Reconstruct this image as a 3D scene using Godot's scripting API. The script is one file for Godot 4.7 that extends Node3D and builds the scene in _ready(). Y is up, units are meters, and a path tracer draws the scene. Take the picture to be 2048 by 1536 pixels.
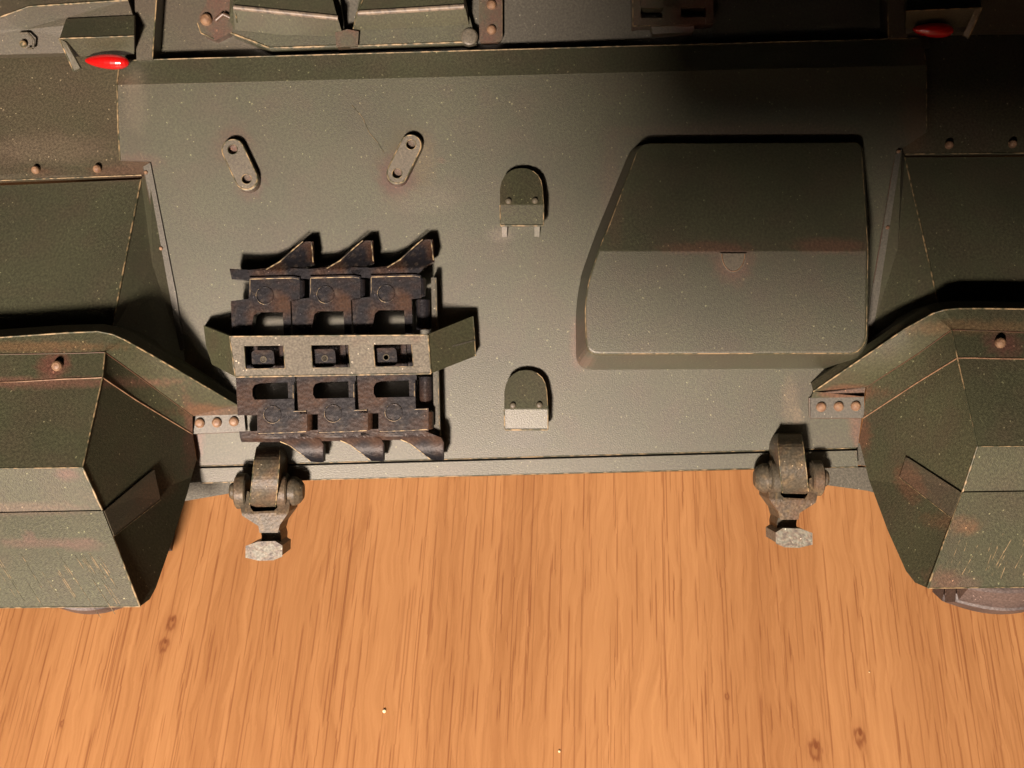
extends Node3D
# A painted scale-model tank seen from close above its front plate, on an oak table under one warm desk lamp.
# Lengths in the builders are millimetres; the tank's own axes are u (right), v (up the front plate), w (out of the plate).

const TILT := 30.0
var U := Vector3(1, 0, 0)
var VV := Vector3(0, sin(deg_to_rad(TILT)), -cos(deg_to_rad(TILT)))
var W := Vector3(0, cos(deg_to_rad(TILT)), sin(deg_to_rad(TILT)))
var FRAME := Transform3D(Basis(U, VV, W), Vector3(0, 0.023, 0))
var LAMP_AT := FRAME * Vector3(-0.060, -0.143, 0.262)

var soft := FastNoiseLite.new()
var fine := FastNoiseLite.new()
var blot := FastNoiseLite.new()
var rng := RandomNumberGenerator.new()
var paint: StandardMaterial3D
var chipped: StandardMaterial3D
var steel: StandardMaterial3D
var iron: StandardMaterial3D
var matt: StandardMaterial3D
var red: StandardMaterial3D
var dark: StandardMaterial3D
var taken := {}
var stains := []

func V(x, y, z) -> Vector3: return Vector3(x, y, z)
func P(x, y) -> Vector2: return Vector2(x, y)

# ---------------------------------------------------------------- colours of the painted surfaces (linear albedo)
const OLIVE := Color(0.043, 0.046, 0.025)
const BROWN := Color(0.052, 0.039, 0.026)
const RUST := Color(0.072, 0.034, 0.020)
const TAN := Color(0.28, 0.205, 0.11)
const BLUEBLACK := Color(0.026, 0.025, 0.028)

func tone(p: Vector3, kind: int) -> Color:
	var a := soft.get_noise_3dv(p)
	var b := blot.get_noise_3dv(p)
	var c := fine.get_noise_3dv(p)
	var col := OLIVE * (1.0 + 0.22 * a)
	match kind:
		0, 1:
			col = col.lerp(BROWN, clampf(0.1 + (0.45 if kind == 1 else 0.0) + b * 0.5, 0, 0.8))
			for s in stains:
				var d: Vector2 = (Vector2(p.x, p.y) - s[0]) / s[1]
				var r := d.length()
				if r < 1.6:
					var k := clampf((1.25 - r + 0.35 * c + 0.3 * a) * 1.6, 0, 1) * float(s[2])
					col = col.lerp((s[3] as Color).lerp(OLIVE * 1.3, 0.25), k)
		2:
			col = RUST.lerp(OLIVE, clampf(0.35 + b * 0.9 + c * 0.4, 0, 0.9)) * 0.95
		3:
			col = OLIVE.lerp(TAN, clampf(0.32 + c * 1.6 + b * 1.1, 0.0, 1.0))
		4:
			col = Color(0.012, 0.012, 0.014).lerp(Color(0.040, 0.022, 0.014), clampf(0.22 + b * 1.8, 0, 1))
			col = col.lerp(Color(0.07, 0.055, 0.042), clampf(c * 1.2 - 0.3, 0, 0.6))
		5:
			col = Color(0.08, 0.062, 0.055).lerp(BLUEBLACK, clampf(0.3 + b, 0, 1))
		6:
			col = Color(0.20, 0.125, 0.072).lerp(RUST, clampf(0.2 + c, 0, 0.7))
		7:
			col = Color(0.056, 0.050, 0.036).lerp(Color(0.095, 0.055, 0.031), clampf(0.1 + b * 1.1, 0, 1))
			col = col.lerp(TAN * 0.5, clampf(c * 1.3 - 0.15, 0, 0.8))
		8:
			col = Color(0.19, 0.155, 0.115).lerp(Color(0.06, 0.055, 0.05), clampf(0.3 + c * 1.3, 0, 0.9))
		11:
			col = BLUEBLACK.lerp(Color(0.40, 0.31, 0.17), clampf(0.5 + c * 1.3 + b * 0.6, 0.05, 1))
		12:
			col = Color(0.100, 0.092, 0.070) * (1.0 + 0.25 * b + 0.15 * c)
			col = col.lerp(RUST, clampf(b * 1.4 - 0.45, 0, 0.5))
		9:
			col = Color(0.060, 0.058, 0.044) * (1.0 + 0.3 * a)
		10:
			col = Color(0.072, 0.064, 0.044) * (1.0 + 0.3 * b + 0.2 * c)
	return col

# ---------------------------------------------------------------- a builder that collects triangles and commits one mesh
class Shape:
	var host
	var kind := 0
	var cell := 1.0
	var v := PackedVector3Array()
	var n := PackedVector3Array()
	var c := PackedColorArray()
	var edge: Shape                           # chipped edges: a surface of its own, without the dust specks
	var full := 0.14                          # the texture's own level, which the vertex colour is divided by
	func _init(h, k := 0, cl := 1.0):
		host = h; kind = k; cell = cl
	func point(p: Vector3, nn: Vector3):
		v.append(p); n.append(nn)
		var q: Color = host.tone(p, kind)
		c.append(Color(minf(q.r / full, 1.0), minf(q.g / full, 1.0), minf(q.b / full, 1.0)))
	func small(a: Vector3, b: Vector3, d: Vector3):
		var nn := (d - a).cross(b - a).normalized()
		point(a, nn); point(b, nn); point(d, nn)
	func tri(a: Vector3, b: Vector3, d: Vector3):
		var longest := maxf(a.distance_to(b), maxf(b.distance_to(d), d.distance_to(a)))
		var k := clampi(int(ceil(longest / cell)), 1, 40)
		if k == 1:
			small(a, b, d); return
		var e := (b - a) / k
		var f := (d - a) / k
		for i in k:
			for j in k - i:
				var o := a + e * i + f * j
				small(o, o + e, o + f)
				if j < k - i - 1:
					small(o + e, o + e + f, o + f)
	func quad(a: Vector3, b: Vector3, d: Vector3, e: Vector3):
		var nu := clampi(int(ceil(maxf(a.distance_to(b), e.distance_to(d)) / cell)), 1, 200)
		var nv := clampi(int(ceil(maxf(a.distance_to(e), b.distance_to(d)) / cell)), 1, 200)
		for i in nu:
			for j in nv:
				var s0 := float(i) / nu
				var s1 := float(i + 1) / nu
				var t0 := float(j) / nv
				var t1 := float(j + 1) / nv
				var p := a.lerp(b, s0).lerp(e.lerp(d, s0), t0)
				var q := a.lerp(b, s1).lerp(e.lerp(d, s1), t0)
				var r := a.lerp(b, s1).lerp(e.lerp(d, s1), t1)
				var u := a.lerp(b, s0).lerp(e.lerp(d, s0), t1)
				small(p, q, r); small(p, r, u)
	func strip(top: Array, bottom: Array):
		for i in top.size() - 1:
			quad(top[i], top[i + 1], bottom[i + 1], bottom[i])
	func fan(pts: Array):
		var m := Vector3.ZERO
		for p in pts: m += p
		m /= pts.size()
		for i in pts.size():
			tri(m, pts[i], pts[(i + 1) % pts.size()])
	func slab(pts: Array, off: Vector3):      # a plate: front face, back face moved by off, and its edges
		fan(pts)
		var back := []
		for p in pts: back.append(p + off)
		var rev := back.duplicate(); rev.reverse()
		fan(rev)
		for i in pts.size():
			var j := (i + 1) % pts.size()
			quad(pts[j], pts[i], back[i], back[j])
	static func inset(poly: Array, d: float) -> Array:
		var out := []
		var area := 0.0
		for i in poly.size(): area += poly[i].cross(poly[(i + 1) % poly.size()])
		var sg := -signf(area)
		for i in poly.size():
			var a: Vector2 = poly[i - 1]
			var b: Vector2 = poly[i]
			var e: Vector2 = poly[(i + 1) % poly.size()]
			var n1 := (b - a).normalized().orthogonal() * sg
			var n2 := (e - b).normalized().orthogonal() * sg
			var m := (n1 + n2)
			var k := 2.0 / maxf(m.length_squared(), 0.7)
			out.append(b - m * 0.5 * k * d)
		return out
	func extrude(poly: Array, w0: float, w1, bevel := 0.15):   # w1: a height, or a Callable of the point
		var hw: Callable = w1 if w1 is Callable else func(_p): return w1
		var inn := Shape.inset(poly, bevel)
		var area := 0.0
		for i in poly.size(): area += poly[i].cross(poly[(i + 1) % poly.size()])
		var tris := Geometry2D.triangulate_polygon(PackedVector2Array(inn))
		var lift := func(q: Vector2, less: float): return Vector3(q.x, q.y, hw.call(q) - less)
		for t in range(0, tris.size(), 3):
			var a: Vector3 = lift.call(inn[tris[t]], 0.0)
			var b: Vector3 = lift.call(inn[tris[t + 1]], 0.0)
			var d: Vector3 = lift.call(inn[tris[t + 2]], 0.0)
			if (d - a).cross(b - a).z < 0:
				var keep := b
				b = d; d = keep
			if not (w1 is Callable):
				tri(a, b, d); continue
			# a curved top: cut up flat first, then lift every corner
			var a2 := Vector2(a.x, a.y)
			var k := clampi(int(ceil(maxf(a.distance_to(b), maxf(b.distance_to(d), d.distance_to(a))) / cell)), 1, 24)
			var e := Vector2(b.x - a.x, b.y - a.y) / k
			var f := Vector2(d.x - a.x, d.y - a.y) / k
			for i in k:
				for j in k - i:
					var o := a2 + e * i + f * j
					small(lift.call(o, 0.0), lift.call(o + e, 0.0), lift.call(o + f, 0.0))
					if j < k - i - 1: small(lift.call(o + e, 0.0), lift.call(o + e + f, 0.0), lift.call(o + f, 0.0))
		for i in poly.size():
			var j := (i + 1) % poly.size()
			if area < 0:
				var s := i; i = j; j = s
			var o0: Vector3 = lift.call(poly[i], bevel)
			var o1: Vector3 = lift.call(poly[j], bevel)
			quad(lift.call(inn[j], 0.0), lift.call(inn[i], 0.0), o0, o1)
			quad(o1, o0, Vector3(poly[i].x, poly[i].y, w0), Vector3(poly[j].x, poly[j].y, w0))
	func scan(poly: Array, hw: Callable):     # a fine grid over an outline that every level line crosses once
		var lo := 1e9
		var hi := -1e9
		var ys := []
		for p in poly:
			lo = minf(lo, p.y); hi = maxf(hi, p.y); ys.append(p.y)
		var k := int(ceil((hi - lo) / cell))
		for i in k + 1: ys.append(lerpf(lo, hi, float(i) / k))
		ys.sort()
		var rows := []
		for y in ys:
			if rows.size() and y - rows[-1][0] < 0.012: continue
			var yy := clampf(y, lo + 1e-4, hi - 1e-4)
			var l := 1e9
			var r := -1e9
			for i in poly.size():
				var a: Vector2 = poly[i]
				var b: Vector2 = poly[(i + 1) % poly.size()]
				if (a.y - yy) * (b.y - yy) <= 0 and absf(a.y - b.y) > 1e-9:
					var x := lerpf(a.x, b.x, (yy - a.y) / (b.y - a.y))
					l = minf(l, x); r = maxf(r, x)
			rows.append([y, l, r])
		var wide := 0.0
		for q in rows: wide = maxf(wide, q[2] - q[1])
		var m := clampi(int(ceil(wide / cell)), 2, 220)
		for i in rows.size() - 1:
			for j in m:
				var pt := func(q, s): var x := lerpf(q[1], q[2], s); return Vector3(x, q[0], hw.call(Vector2(x, q[0])))
				var a: Vector3 = pt.call(rows[i + 1], float(j) / m)
				var b: Vector3 = pt.call(rows[i + 1], float(j + 1) / m)
				var d: Vector3 = pt.call(rows[i], float(j + 1) / m)
				var e: Vector3 = pt.call(rows[i], float(j) / m)
				small(a, b, d); small(a, d, e)
	func loft(rings: Array, closed := true):  # smooth sides through rings of equal count
		for k in rings.size() - 1:
			var m: int = rings[k].size()
			for i in (m if closed else m - 1):
				quad(rings[k][(i + 1) % m], rings[k][i], rings[k + 1][i], rings[k + 1][(i + 1) % m])
	func lathe(at: Vector3, axis: Vector3, profile: Array, sides := 16):   # profile: [radius, height] pairs
		var z := axis.normalized()
		var x := z.cross(Vector3(0.31, 0.87, 0.38)).normalized()
		var y := z.cross(x)
		for k in profile.size() - 1:
			var p: Array = profile[k]
			var q: Array = profile[k + 1]
			var sl := Vector2(q[0] - p[0], q[1] - p[1]).normalized()
			for i in sides:
				var a0 := TAU * i / sides
				var a1 := TAU * (i + 1) / sides
				var d0 := x * cos(a0) + y * sin(a0)
				var d1 := x * cos(a1) + y * sin(a1)
				var n0 := (d0 * sl.y - z * sl.x)
				var n1 := (d1 * sl.y - z * sl.x)
				var pa: Vector3 = at + d0 * p[0] + z * p[1]
				var pb: Vector3 = at + d1 * p[0] + z * p[1]
				var qa: Vector3 = at + d0 * q[0] + z * q[1]
				var qb: Vector3 = at + d1 * q[0] + z * q[1]
				if p[0] > 1e-6:
					point(pa, n0); point(qb, n1); point(pb, n1)
				if q[0] > 1e-6:
					point(pa, n0); point(qa, n0); point(qb, n1)
	func dome(at: Vector3, r: float, h: float, axis := Vector3(0, 0, 1)):
		lathe(at, axis, [[r, -0.1], [r, h * 0.25], [r * 0.88, h * 0.62], [r * 0.6, h * 0.9], [0.0, h]], 14)
	func tube(pts: Array, r: float, sides := 6):
		for k in pts.size() - 1:
			var a: Vector3 = pts[k]
			var b: Vector3 = pts[k + 1]
			var len := a.distance_to(b)
			if len < 1e-5: continue
			var m := clampi(int(ceil(len / 0.25)), 1, 240)
			var prof := []
			for i in m + 1:
				prof.append([r, len * i / m])
			lathe(a, b - a, prof, sides)
	func worn(pts: Array, r := 0.06):         # paint rubbed off along an edge
		if edge == null:
			edge = Shape.new(host, 3, 1.0)
			edge.full = 1.0
		edge.tube(pts, r * 1.2, 5)
	func streak(pts: Array, r: float, k: int):
		worn([pts[0], pts[0]], r)
		edge.kind = k
		edge.tube(pts, r, 6)
		edge.kind = 3
	func mesh(mat: Material, am := ArrayMesh.new()) -> ArrayMesh:
		var arr := []
		arr.resize(Mesh.ARRAY_MAX)
		for i in v.size(): v[i] = v[i] * 0.001
		arr[Mesh.ARRAY_VERTEX] = v
		arr[Mesh.ARRAY_NORMAL] = n
		arr[Mesh.ARRAY_COLOR] = c
		am.add_surface_from_arrays(Mesh.PRIMITIVE_TRIANGLES, arr)
		am.surface_set_material(am.get_surface_count() - 1, mat)
		if edge != null: edge.mesh(host.chipped, am)
		return am

# ---------------------------------------------------------------- nodes
func numbered(called: String) -> String:
	if not taken.has(called):
		taken[called] = 0
		return called
	taken[called] += 1
	return "%s_%03d" % [called, taken[called]]

func tag(o: Node, label: String, category := "", group := ""):
	o.set_meta("label", label)
	if category: o.set_meta("category", category)
	if group: o.set_meta("group", group)

func thing(called: String, at_mm: Vector3, label: String, category: String, group := "") -> Node3D:   # base given in the tank's axes
	var o := Node3D.new()
	o.name = numbered(called)
	o.transform = Transform3D(FRAME.basis, FRAME * (at_mm * 0.001))
	add_child(o)
	tag(o, label, category, group)
	return o

func part(called: String, s: Shape, mat: Material, owner_thing: Node3D) -> MeshInstance3D:
	var o := MeshInstance3D.new()
	o.name = called
	o.mesh = s.mesh(mat)
	owner_thing.add_child(o, true)
	o.global_transform = FRAME
	return o

func rivet(at: Vector3, r: float, h: float, parent: Node3D, kind := 6):
	var s := Shape.new(self, kind, 0.5)
	s.full = 1.0
	s.dome(at, r, h)
	part("rivet", s, chipped, parent)

# ---------------------------------------------------------------- materials
func grain_texture() -> ImageTexture:         # paint grain with dust specks and hair-fine scratches
	var size := 512
	var g := FastNoiseLite.new()
	g.seed = 11; g.frequency = 0.16; g.fractal_octaves = 3
	var im := g.get_seamless_image(size, size)
	var d := im.get_data()
	var out := PackedByteArray()
	out.resize(size * size)
	for i in size * size:
		out[i] = 104 + ((d[i] - 128) / 5)       # sRGB 104 is 0.14 linear
	rng.seed = 5
	var dot := func(x: int, y: int, val: int): 
		var k := posmod(y, size) * size + posmod(x, size)
		out[k] = maxi(out[k], val)
	for i in 330:                              # dust: many faint specks, some bright ones
		var x := rng.randi() % size
		var y := rng.randi() % size
		var bright := rng.randf() < 0.32
		var val := rng.randi_range(215, 255) if bright else rng.randi_range(125, 165)
		dot.call(x, y, val)
		if bright or rng.randf() < 0.5: dot.call(x + 1, y, val - 12)
		if bright or rng.randf() < 0.3: dot.call(x, y + 1, val - 20)
		if bright and rng.randf() < 0.4:
			for k in 3: dot.call(x + rng.randi() % 3, y + rng.randi() % 3, val - rng.randi() % 40)
	for i in 26:                               # scratches and lint
		var q := Vector2(rng.randf() * size, rng.randf() * size)
		var a := rng.randf_range(0.6, 1.5)
		for j in rng.randi_range(5, 14):
			q += Vector2(cos(a), sin(a)); a += rng.randf_range(-0.08, 0.08)
			dot.call(int(q.x), int(q.y), 130 + rng.randi() % 30)
	var img := Image.create_from_data(size, size, false, Image.FORMAT_L8, out)
	img.convert(Image.FORMAT_RGB8)
	return ImageTexture.create_from_image(img)

func bumps(seed_n: int, freq: float, strength: float, size := 512) -> ImageTexture:
	var g := FastNoiseLite.new()
	g.seed = seed_n; g.frequency = freq; g.fractal_octaves = 2
	var im := g.get_seamless_image(size, size)
	im.convert(Image.FORMAT_RGBA8)
	im.bump_map_to_normal_map(strength)
	return ImageTexture.create_from_image(im)

func painted(rough: float, grain: Texture2D, bump: Texture2D, scale_n: float, spec: float) -> StandardMaterial3D:
	var m := StandardMaterial3D.new()
	m.vertex_color_use_as_albedo = true
	m.albedo_texture = grain
	m.uv1_triplanar = true
	m.uv1_triplanar_sharpness = 8.0
	m.uv1_scale = Vector3.ONE / 0.026
	m.roughness = rough
	m.metallic_specular = spec
	m.normal_enabled = true
	m.normal_texture = bump
	m.normal_scale = scale_n
	m.cull_mode = BaseMaterial3D.CULL_DISABLED
	return m

func wood_texture() -> ImageTexture:
	var w := 1536
	var h := 1536
	var layer := func(seed_n: int, freq: float, rows: int) -> PackedByteArray:
		var g := FastNoiseLite.new()
		g.seed = seed_n; g.frequency = freq; g.fractal_octaves = 4; g.fractal_gain = 0.6
		var im := g.get_image(w, rows)
		im.resize(w, h, Image.INTERPOLATE_CUBIC)
		im.convert(Image.FORMAT_L8)
		return im.get_data()
	var broad: PackedByteArray = layer.call(3, 0.006, 14)
	var fibre: PackedByteArray = layer.call(7, 0.05, 40)
	var hair: PackedByteArray = layer.call(9, 0.22, 110)
	var pore := PackedByteArray()
	pore.resize(w * h)
	rng.seed = 21
	for i in 5200:                             # open pores: thin dark dashes along the grain
		var x := rng.randf() * w
		var y := rng.randi() % h
		var len := int(rng.randf_range(18, 55) * (2.6 if rng.randf() < 0.35 else 1.0))
		var deep := rng.randi_range(35, 130)
		var wide := 1 + int(rng.randf() < 0.45) + int(rng.randf() < 0.08)
		var lean := rng.randf_range(-0.02, 0.02)
		for j in len:
			var fade := minf(1.0, minf(j, len - j) / 8.0)
			var yy := (y + j) % h
			for k in wide:
				var id := yy * w + posmod(int(x + lean * j) + k, w)
				pore[id] = maxi(pore[id], int(deep * fade * (0.7 if k != wide / 2 else 1.0)))
	# knots: pin knots at their places on the board, [across, along] in texels
	for kn in KNOTS:
		var cx := int((kn[0] / 120.0 + 0.5) * w)
		var cy := int((kn[1] / 240.0 + 0.5) * h)
		var rr: float = kn[2]
		for dy in range(-44, 45):
			for dx in range(-26, 27):
				var q := Vector2(dx, dy * (1.5 if dy < 0 else 1.0)).length() / rr + 0.35 * fine.get_noise_2d(dx * 0.11 + kn[0], dy * 0.05)
				if q < 2.6:
					var id := posmod(cy + dy, h) * w + posmod(cx + dx, w)
					var val := 130.0 * clampf(1.0 - absf(q - 0.75) * 2.6, 0.0, 1.0) + (60.0 if q < 0.7 else 34.0 * clampf((2.6 - q) / 1.9, 0, 1))
					if Vector2(dx - 1, dy + 2).length() < rr * 0.28: val = 190.0
					pore[id] = maxi(pore[id], int(val))
	var out := PackedByteArray()
	out.resize(w * h * 3)
	var wander := 0
	var lr := PackedByteArray(); var lg := PackedByteArray(); var lb := PackedByteArray()
	for i in 256:
		var k := i / 255.0
		var c := Color(0.40, 0.208, 0.084).lerp(Color(0.25, 0.112, 0.040), k).linear_to_srgb()
		lr.append(c.r8); lg.append(c.g8); lb.append(c.b8)
	var drift := FastNoiseLite.new()
	drift.seed = 4; drift.frequency = 0.004
	for i in w * h:
		var row := i / w
		var across := i - row * w
		if across % 8 == 0:                     # the figure wanders a little as it runs along the board
			wander = int(34.0 * drift.get_noise_2d(row, across * 0.7))
		var at := row * w + clampi(across + wander, 0, w - 1)
		var t := (broad[at] * 5 + fibre[at] * 5 + hair[at] * 5) / 15
		t = clampi(128 + ((t - 128) * 6 >> 2), 0, 255)
		var k := 255 - (pore[i] * 5 >> 3)
		out[i * 3] = lr[t] * (255 - ((255 - k) * 5 >> 3)) >> 8
		out[i * 3 + 1] = lg[t] * (255 - ((255 - k) * 7 >> 3)) >> 8
		out[i * 3 + 2] = lb[t] * k >> 8
	return ImageTexture.create_from_image(Image.create_from_data(w, h, false, Image.FORMAT_RGB8, out))

const KNOTS := [[-36.6, 18.6, 7.0], [-36.9, 21.2, 6.5], [37.7, 27.4, 8.0], [32.9, 29.0, 8.5], [-46.0, 30.0, 3.0], [24.0, 24.0, 3.0]]

# ================================================================ scene
func _ready():
	var cam := Camera3D.new()
	cam.name = "camera"
	cam.transform = Transform3D(FRAME.basis, FRAME * Vector3(0, 0, 0.115))
	cam.fov = 36.93
	cam.near = 0.005
	cam.far = 20.0
	add_child(cam)
	cam.current = true
	var env := Environment.new()
	env.background_mode = Environment.BG_COLOR
	env.background_color = Color(0.012, 0.011, 0.011)
	env.tonemap_mode = Environment.TONE_MAPPER_LINEAR
	env.tonemap_exposure = 1.0
	env.sdfgi_enabled = true
	env.ssao_enabled = true
	env.ssil_enabled = true
	var we := WorldEnvironment.new()
	we.name = "surroundings"
	we.environment = env
	add_child(we)
	desk_lamp()

	soft.seed = 1; soft.frequency = 0.08; soft.fractal_octaves = 3
	blot.seed = 2; blot.frequency = 0.22; blot.fractal_octaves = 3
	fine.seed = 3; fine.frequency = 1.6; fine.fractal_octaves = 2
	var grain := grain_texture()
	paint = painted(0.5, grain, bumps(31, 0.17, 2.6, 1024), 0.22, 0.82)
	steel = painted(0.27, grain, bumps(33, 0.08, 1.6), 0.16, 0.55)
	matt = painted(0.56, grain, paint.normal_texture, 0.3, 0.42)
	iron = painted(0.48, grain, bumps(34, 0.13, 2.0), 0.22, 0.35)
	chipped = StandardMaterial3D.new()
	chipped.vertex_color_use_as_albedo = true
	chipped.roughness = 0.5
	chipped.cull_mode = BaseMaterial3D.CULL_DISABLED
	red = StandardMaterial3D.new()
	red.albedo_color = Color(0.62, 0.05, 0.05); red.roughness = 0.25
	red.clearcoat_enabled = true; red.clearcoat = 0.3; red.clearcoat_roughness = 0.15
	dark = StandardMaterial3D.new()
	dark.albedo_color = Color(0.1, 0.1, 0.105); dark.roughness = 0.35

	table()
	rust_marks()
	tank()
	track_links()
	shackle(1.0, V(-24.8,-10.7,0), "worn tow shackle with T-shaped end at the left, overlapped by the track links' corner")
	shackle(-1.0, V(28.2,-9.4,0), "worn tow shackle with pale T-shaped end at the right, beside the box cover")
	smartphone()
	crumbs()

func desk_lamp():
	var root := Node3D.new()
	root.name = numbered("desk_lamp")
	add_child(root)
	root.position = Vector3(LAMP_AT.x, 0, LAMP_AT.z + 0.16)
	tag(root, "desk lamp with warm round bulb standing in front of the model", "lamp")
	var local := LAMP_AT - root.position
	var metal := StandardMaterial3D.new()
	metal.albedo_color = Color(0.2, 0.2, 0.2); metal.roughness = 0.5
	metal.cull_mode = BaseMaterial3D.CULL_DISABLED
	var aim := (FRAME.origin - LAMP_AT).normalized()
	var add := func(called: String, m: Mesh, mat: Material, tr: Transform3D):
		var o := MeshInstance3D.new()
		o.name = called; o.mesh = m; o.material_override = mat; o.transform = tr
		root.add_child(o, true)
	var glow := StandardMaterial3D.new()
	glow.albedo_color = Color(1, 0.95, 0.85)
	glow.emission_enabled = true
	glow.emission = Color(1, 0.906, 0.838); glow.emission_energy_multiplier = 2.0
	var ball := SphereMesh.new()
	ball.radius = 0.0165; ball.height = 0.033
	add.call("bulb", ball, glow, Transform3D(Basis(), local))
	var s := Shape.new(self, 9, 1000.0)
	s.lathe(local * 1000.0 - aim * 60.0, aim, [[18.0, 0.0], [30.0, 12.0], [58.0, 62.0], [56.0, 62.0], [28.5, 13.0], [17.0, 2.0]], 40)
	var o := MeshInstance3D.new()
	o.name = "lamp_shade"; o.mesh = s.mesh(metal)
	root.add_child(o)
	var stem := CylinderMesh.new()
	stem.top_radius = 0.006; stem.bottom_radius = 0.006
	var top := local - aim * 0.060
	stem.height = top.length()
	var up := top.normalized()
	var side := up.cross(Vector3(0, 0, 1)).normalized()
	add.call("stem", stem, metal, Transform3D(Basis(side, up, side.cross(up)), top * 0.5))
	var foot := CylinderMesh.new()
	foot.top_radius = 0.06; foot.bottom_radius = 0.065; foot.height = 0.015
	add.call("foot", foot, metal, Transform3D(Basis(), Vector3(0, 0.0076, 0)))
	var lamp := OmniLight3D.new()
	lamp.name = "bulb_light"
	lamp.light_color = Color(1, 0.906, 0.838)
	lamp.light_energy = 0.31
	lamp.light_size = 0.0155
	lamp.omni_range = 4.0
	lamp.omni_attenuation = 2.0
	lamp.shadow_enabled = true
	lamp.position = local
	root.add_child(lamp)

func table():
	var m := StandardMaterial3D.new()
	m.albedo_texture = wood_texture()
	m.roughness = 0.5
	m.metallic_specular = 0.4
	m.texture_repeat = true
	var st := SurfaceTool.new()
	st.begin(Mesh.PRIMITIVE_TRIANGLES)
	var across := Vector3(0.9989, 0, 0.0464)
	var along := Vector3(-0.0464, 0, 0.9989)
	var top := [Vector3(-0.45, 0, -0.35), Vector3(0.45, 0, -0.35), Vector3(0.45, 0, 0.65), Vector3(-0.45, 0, 0.65)]
	var put := func(p: Vector3, n: Vector3):
		st.set_normal(n)
		st.set_uv(Vector2(p.dot(across) / 0.12 + 0.5, (p.dot(along) - p.y) / 0.24 + 0.5))
		st.add_vertex(p)
	var face := func(a, b, c, d):
		var n: Vector3 = (c - a).cross(b - a).normalized()
		for p in [a, b, c, a, c, d]: put.call(p, n)
	var dn := Vector3(0, -0.022, 0)
	face.call(top[0], top[1], top[2], top[3])
	for i in 4:
		var j := (i + 1) % 4
		face.call(top[j], top[i], top[i] + dn, top[j] + dn)
	face.call(top[3] + dn, top[2] + dn, top[1] + dn, top[0] + dn)
	st.generate_tangents()
	var o := MeshInstance3D.new()
	o.name = "table_top"
	o.mesh = st.commit()
	o.material_override = m
	o.set_meta("kind", "structure")
	o.set_meta("label", "oak table top with fine dark grain lines under the model")
	add_child(o)

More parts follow.
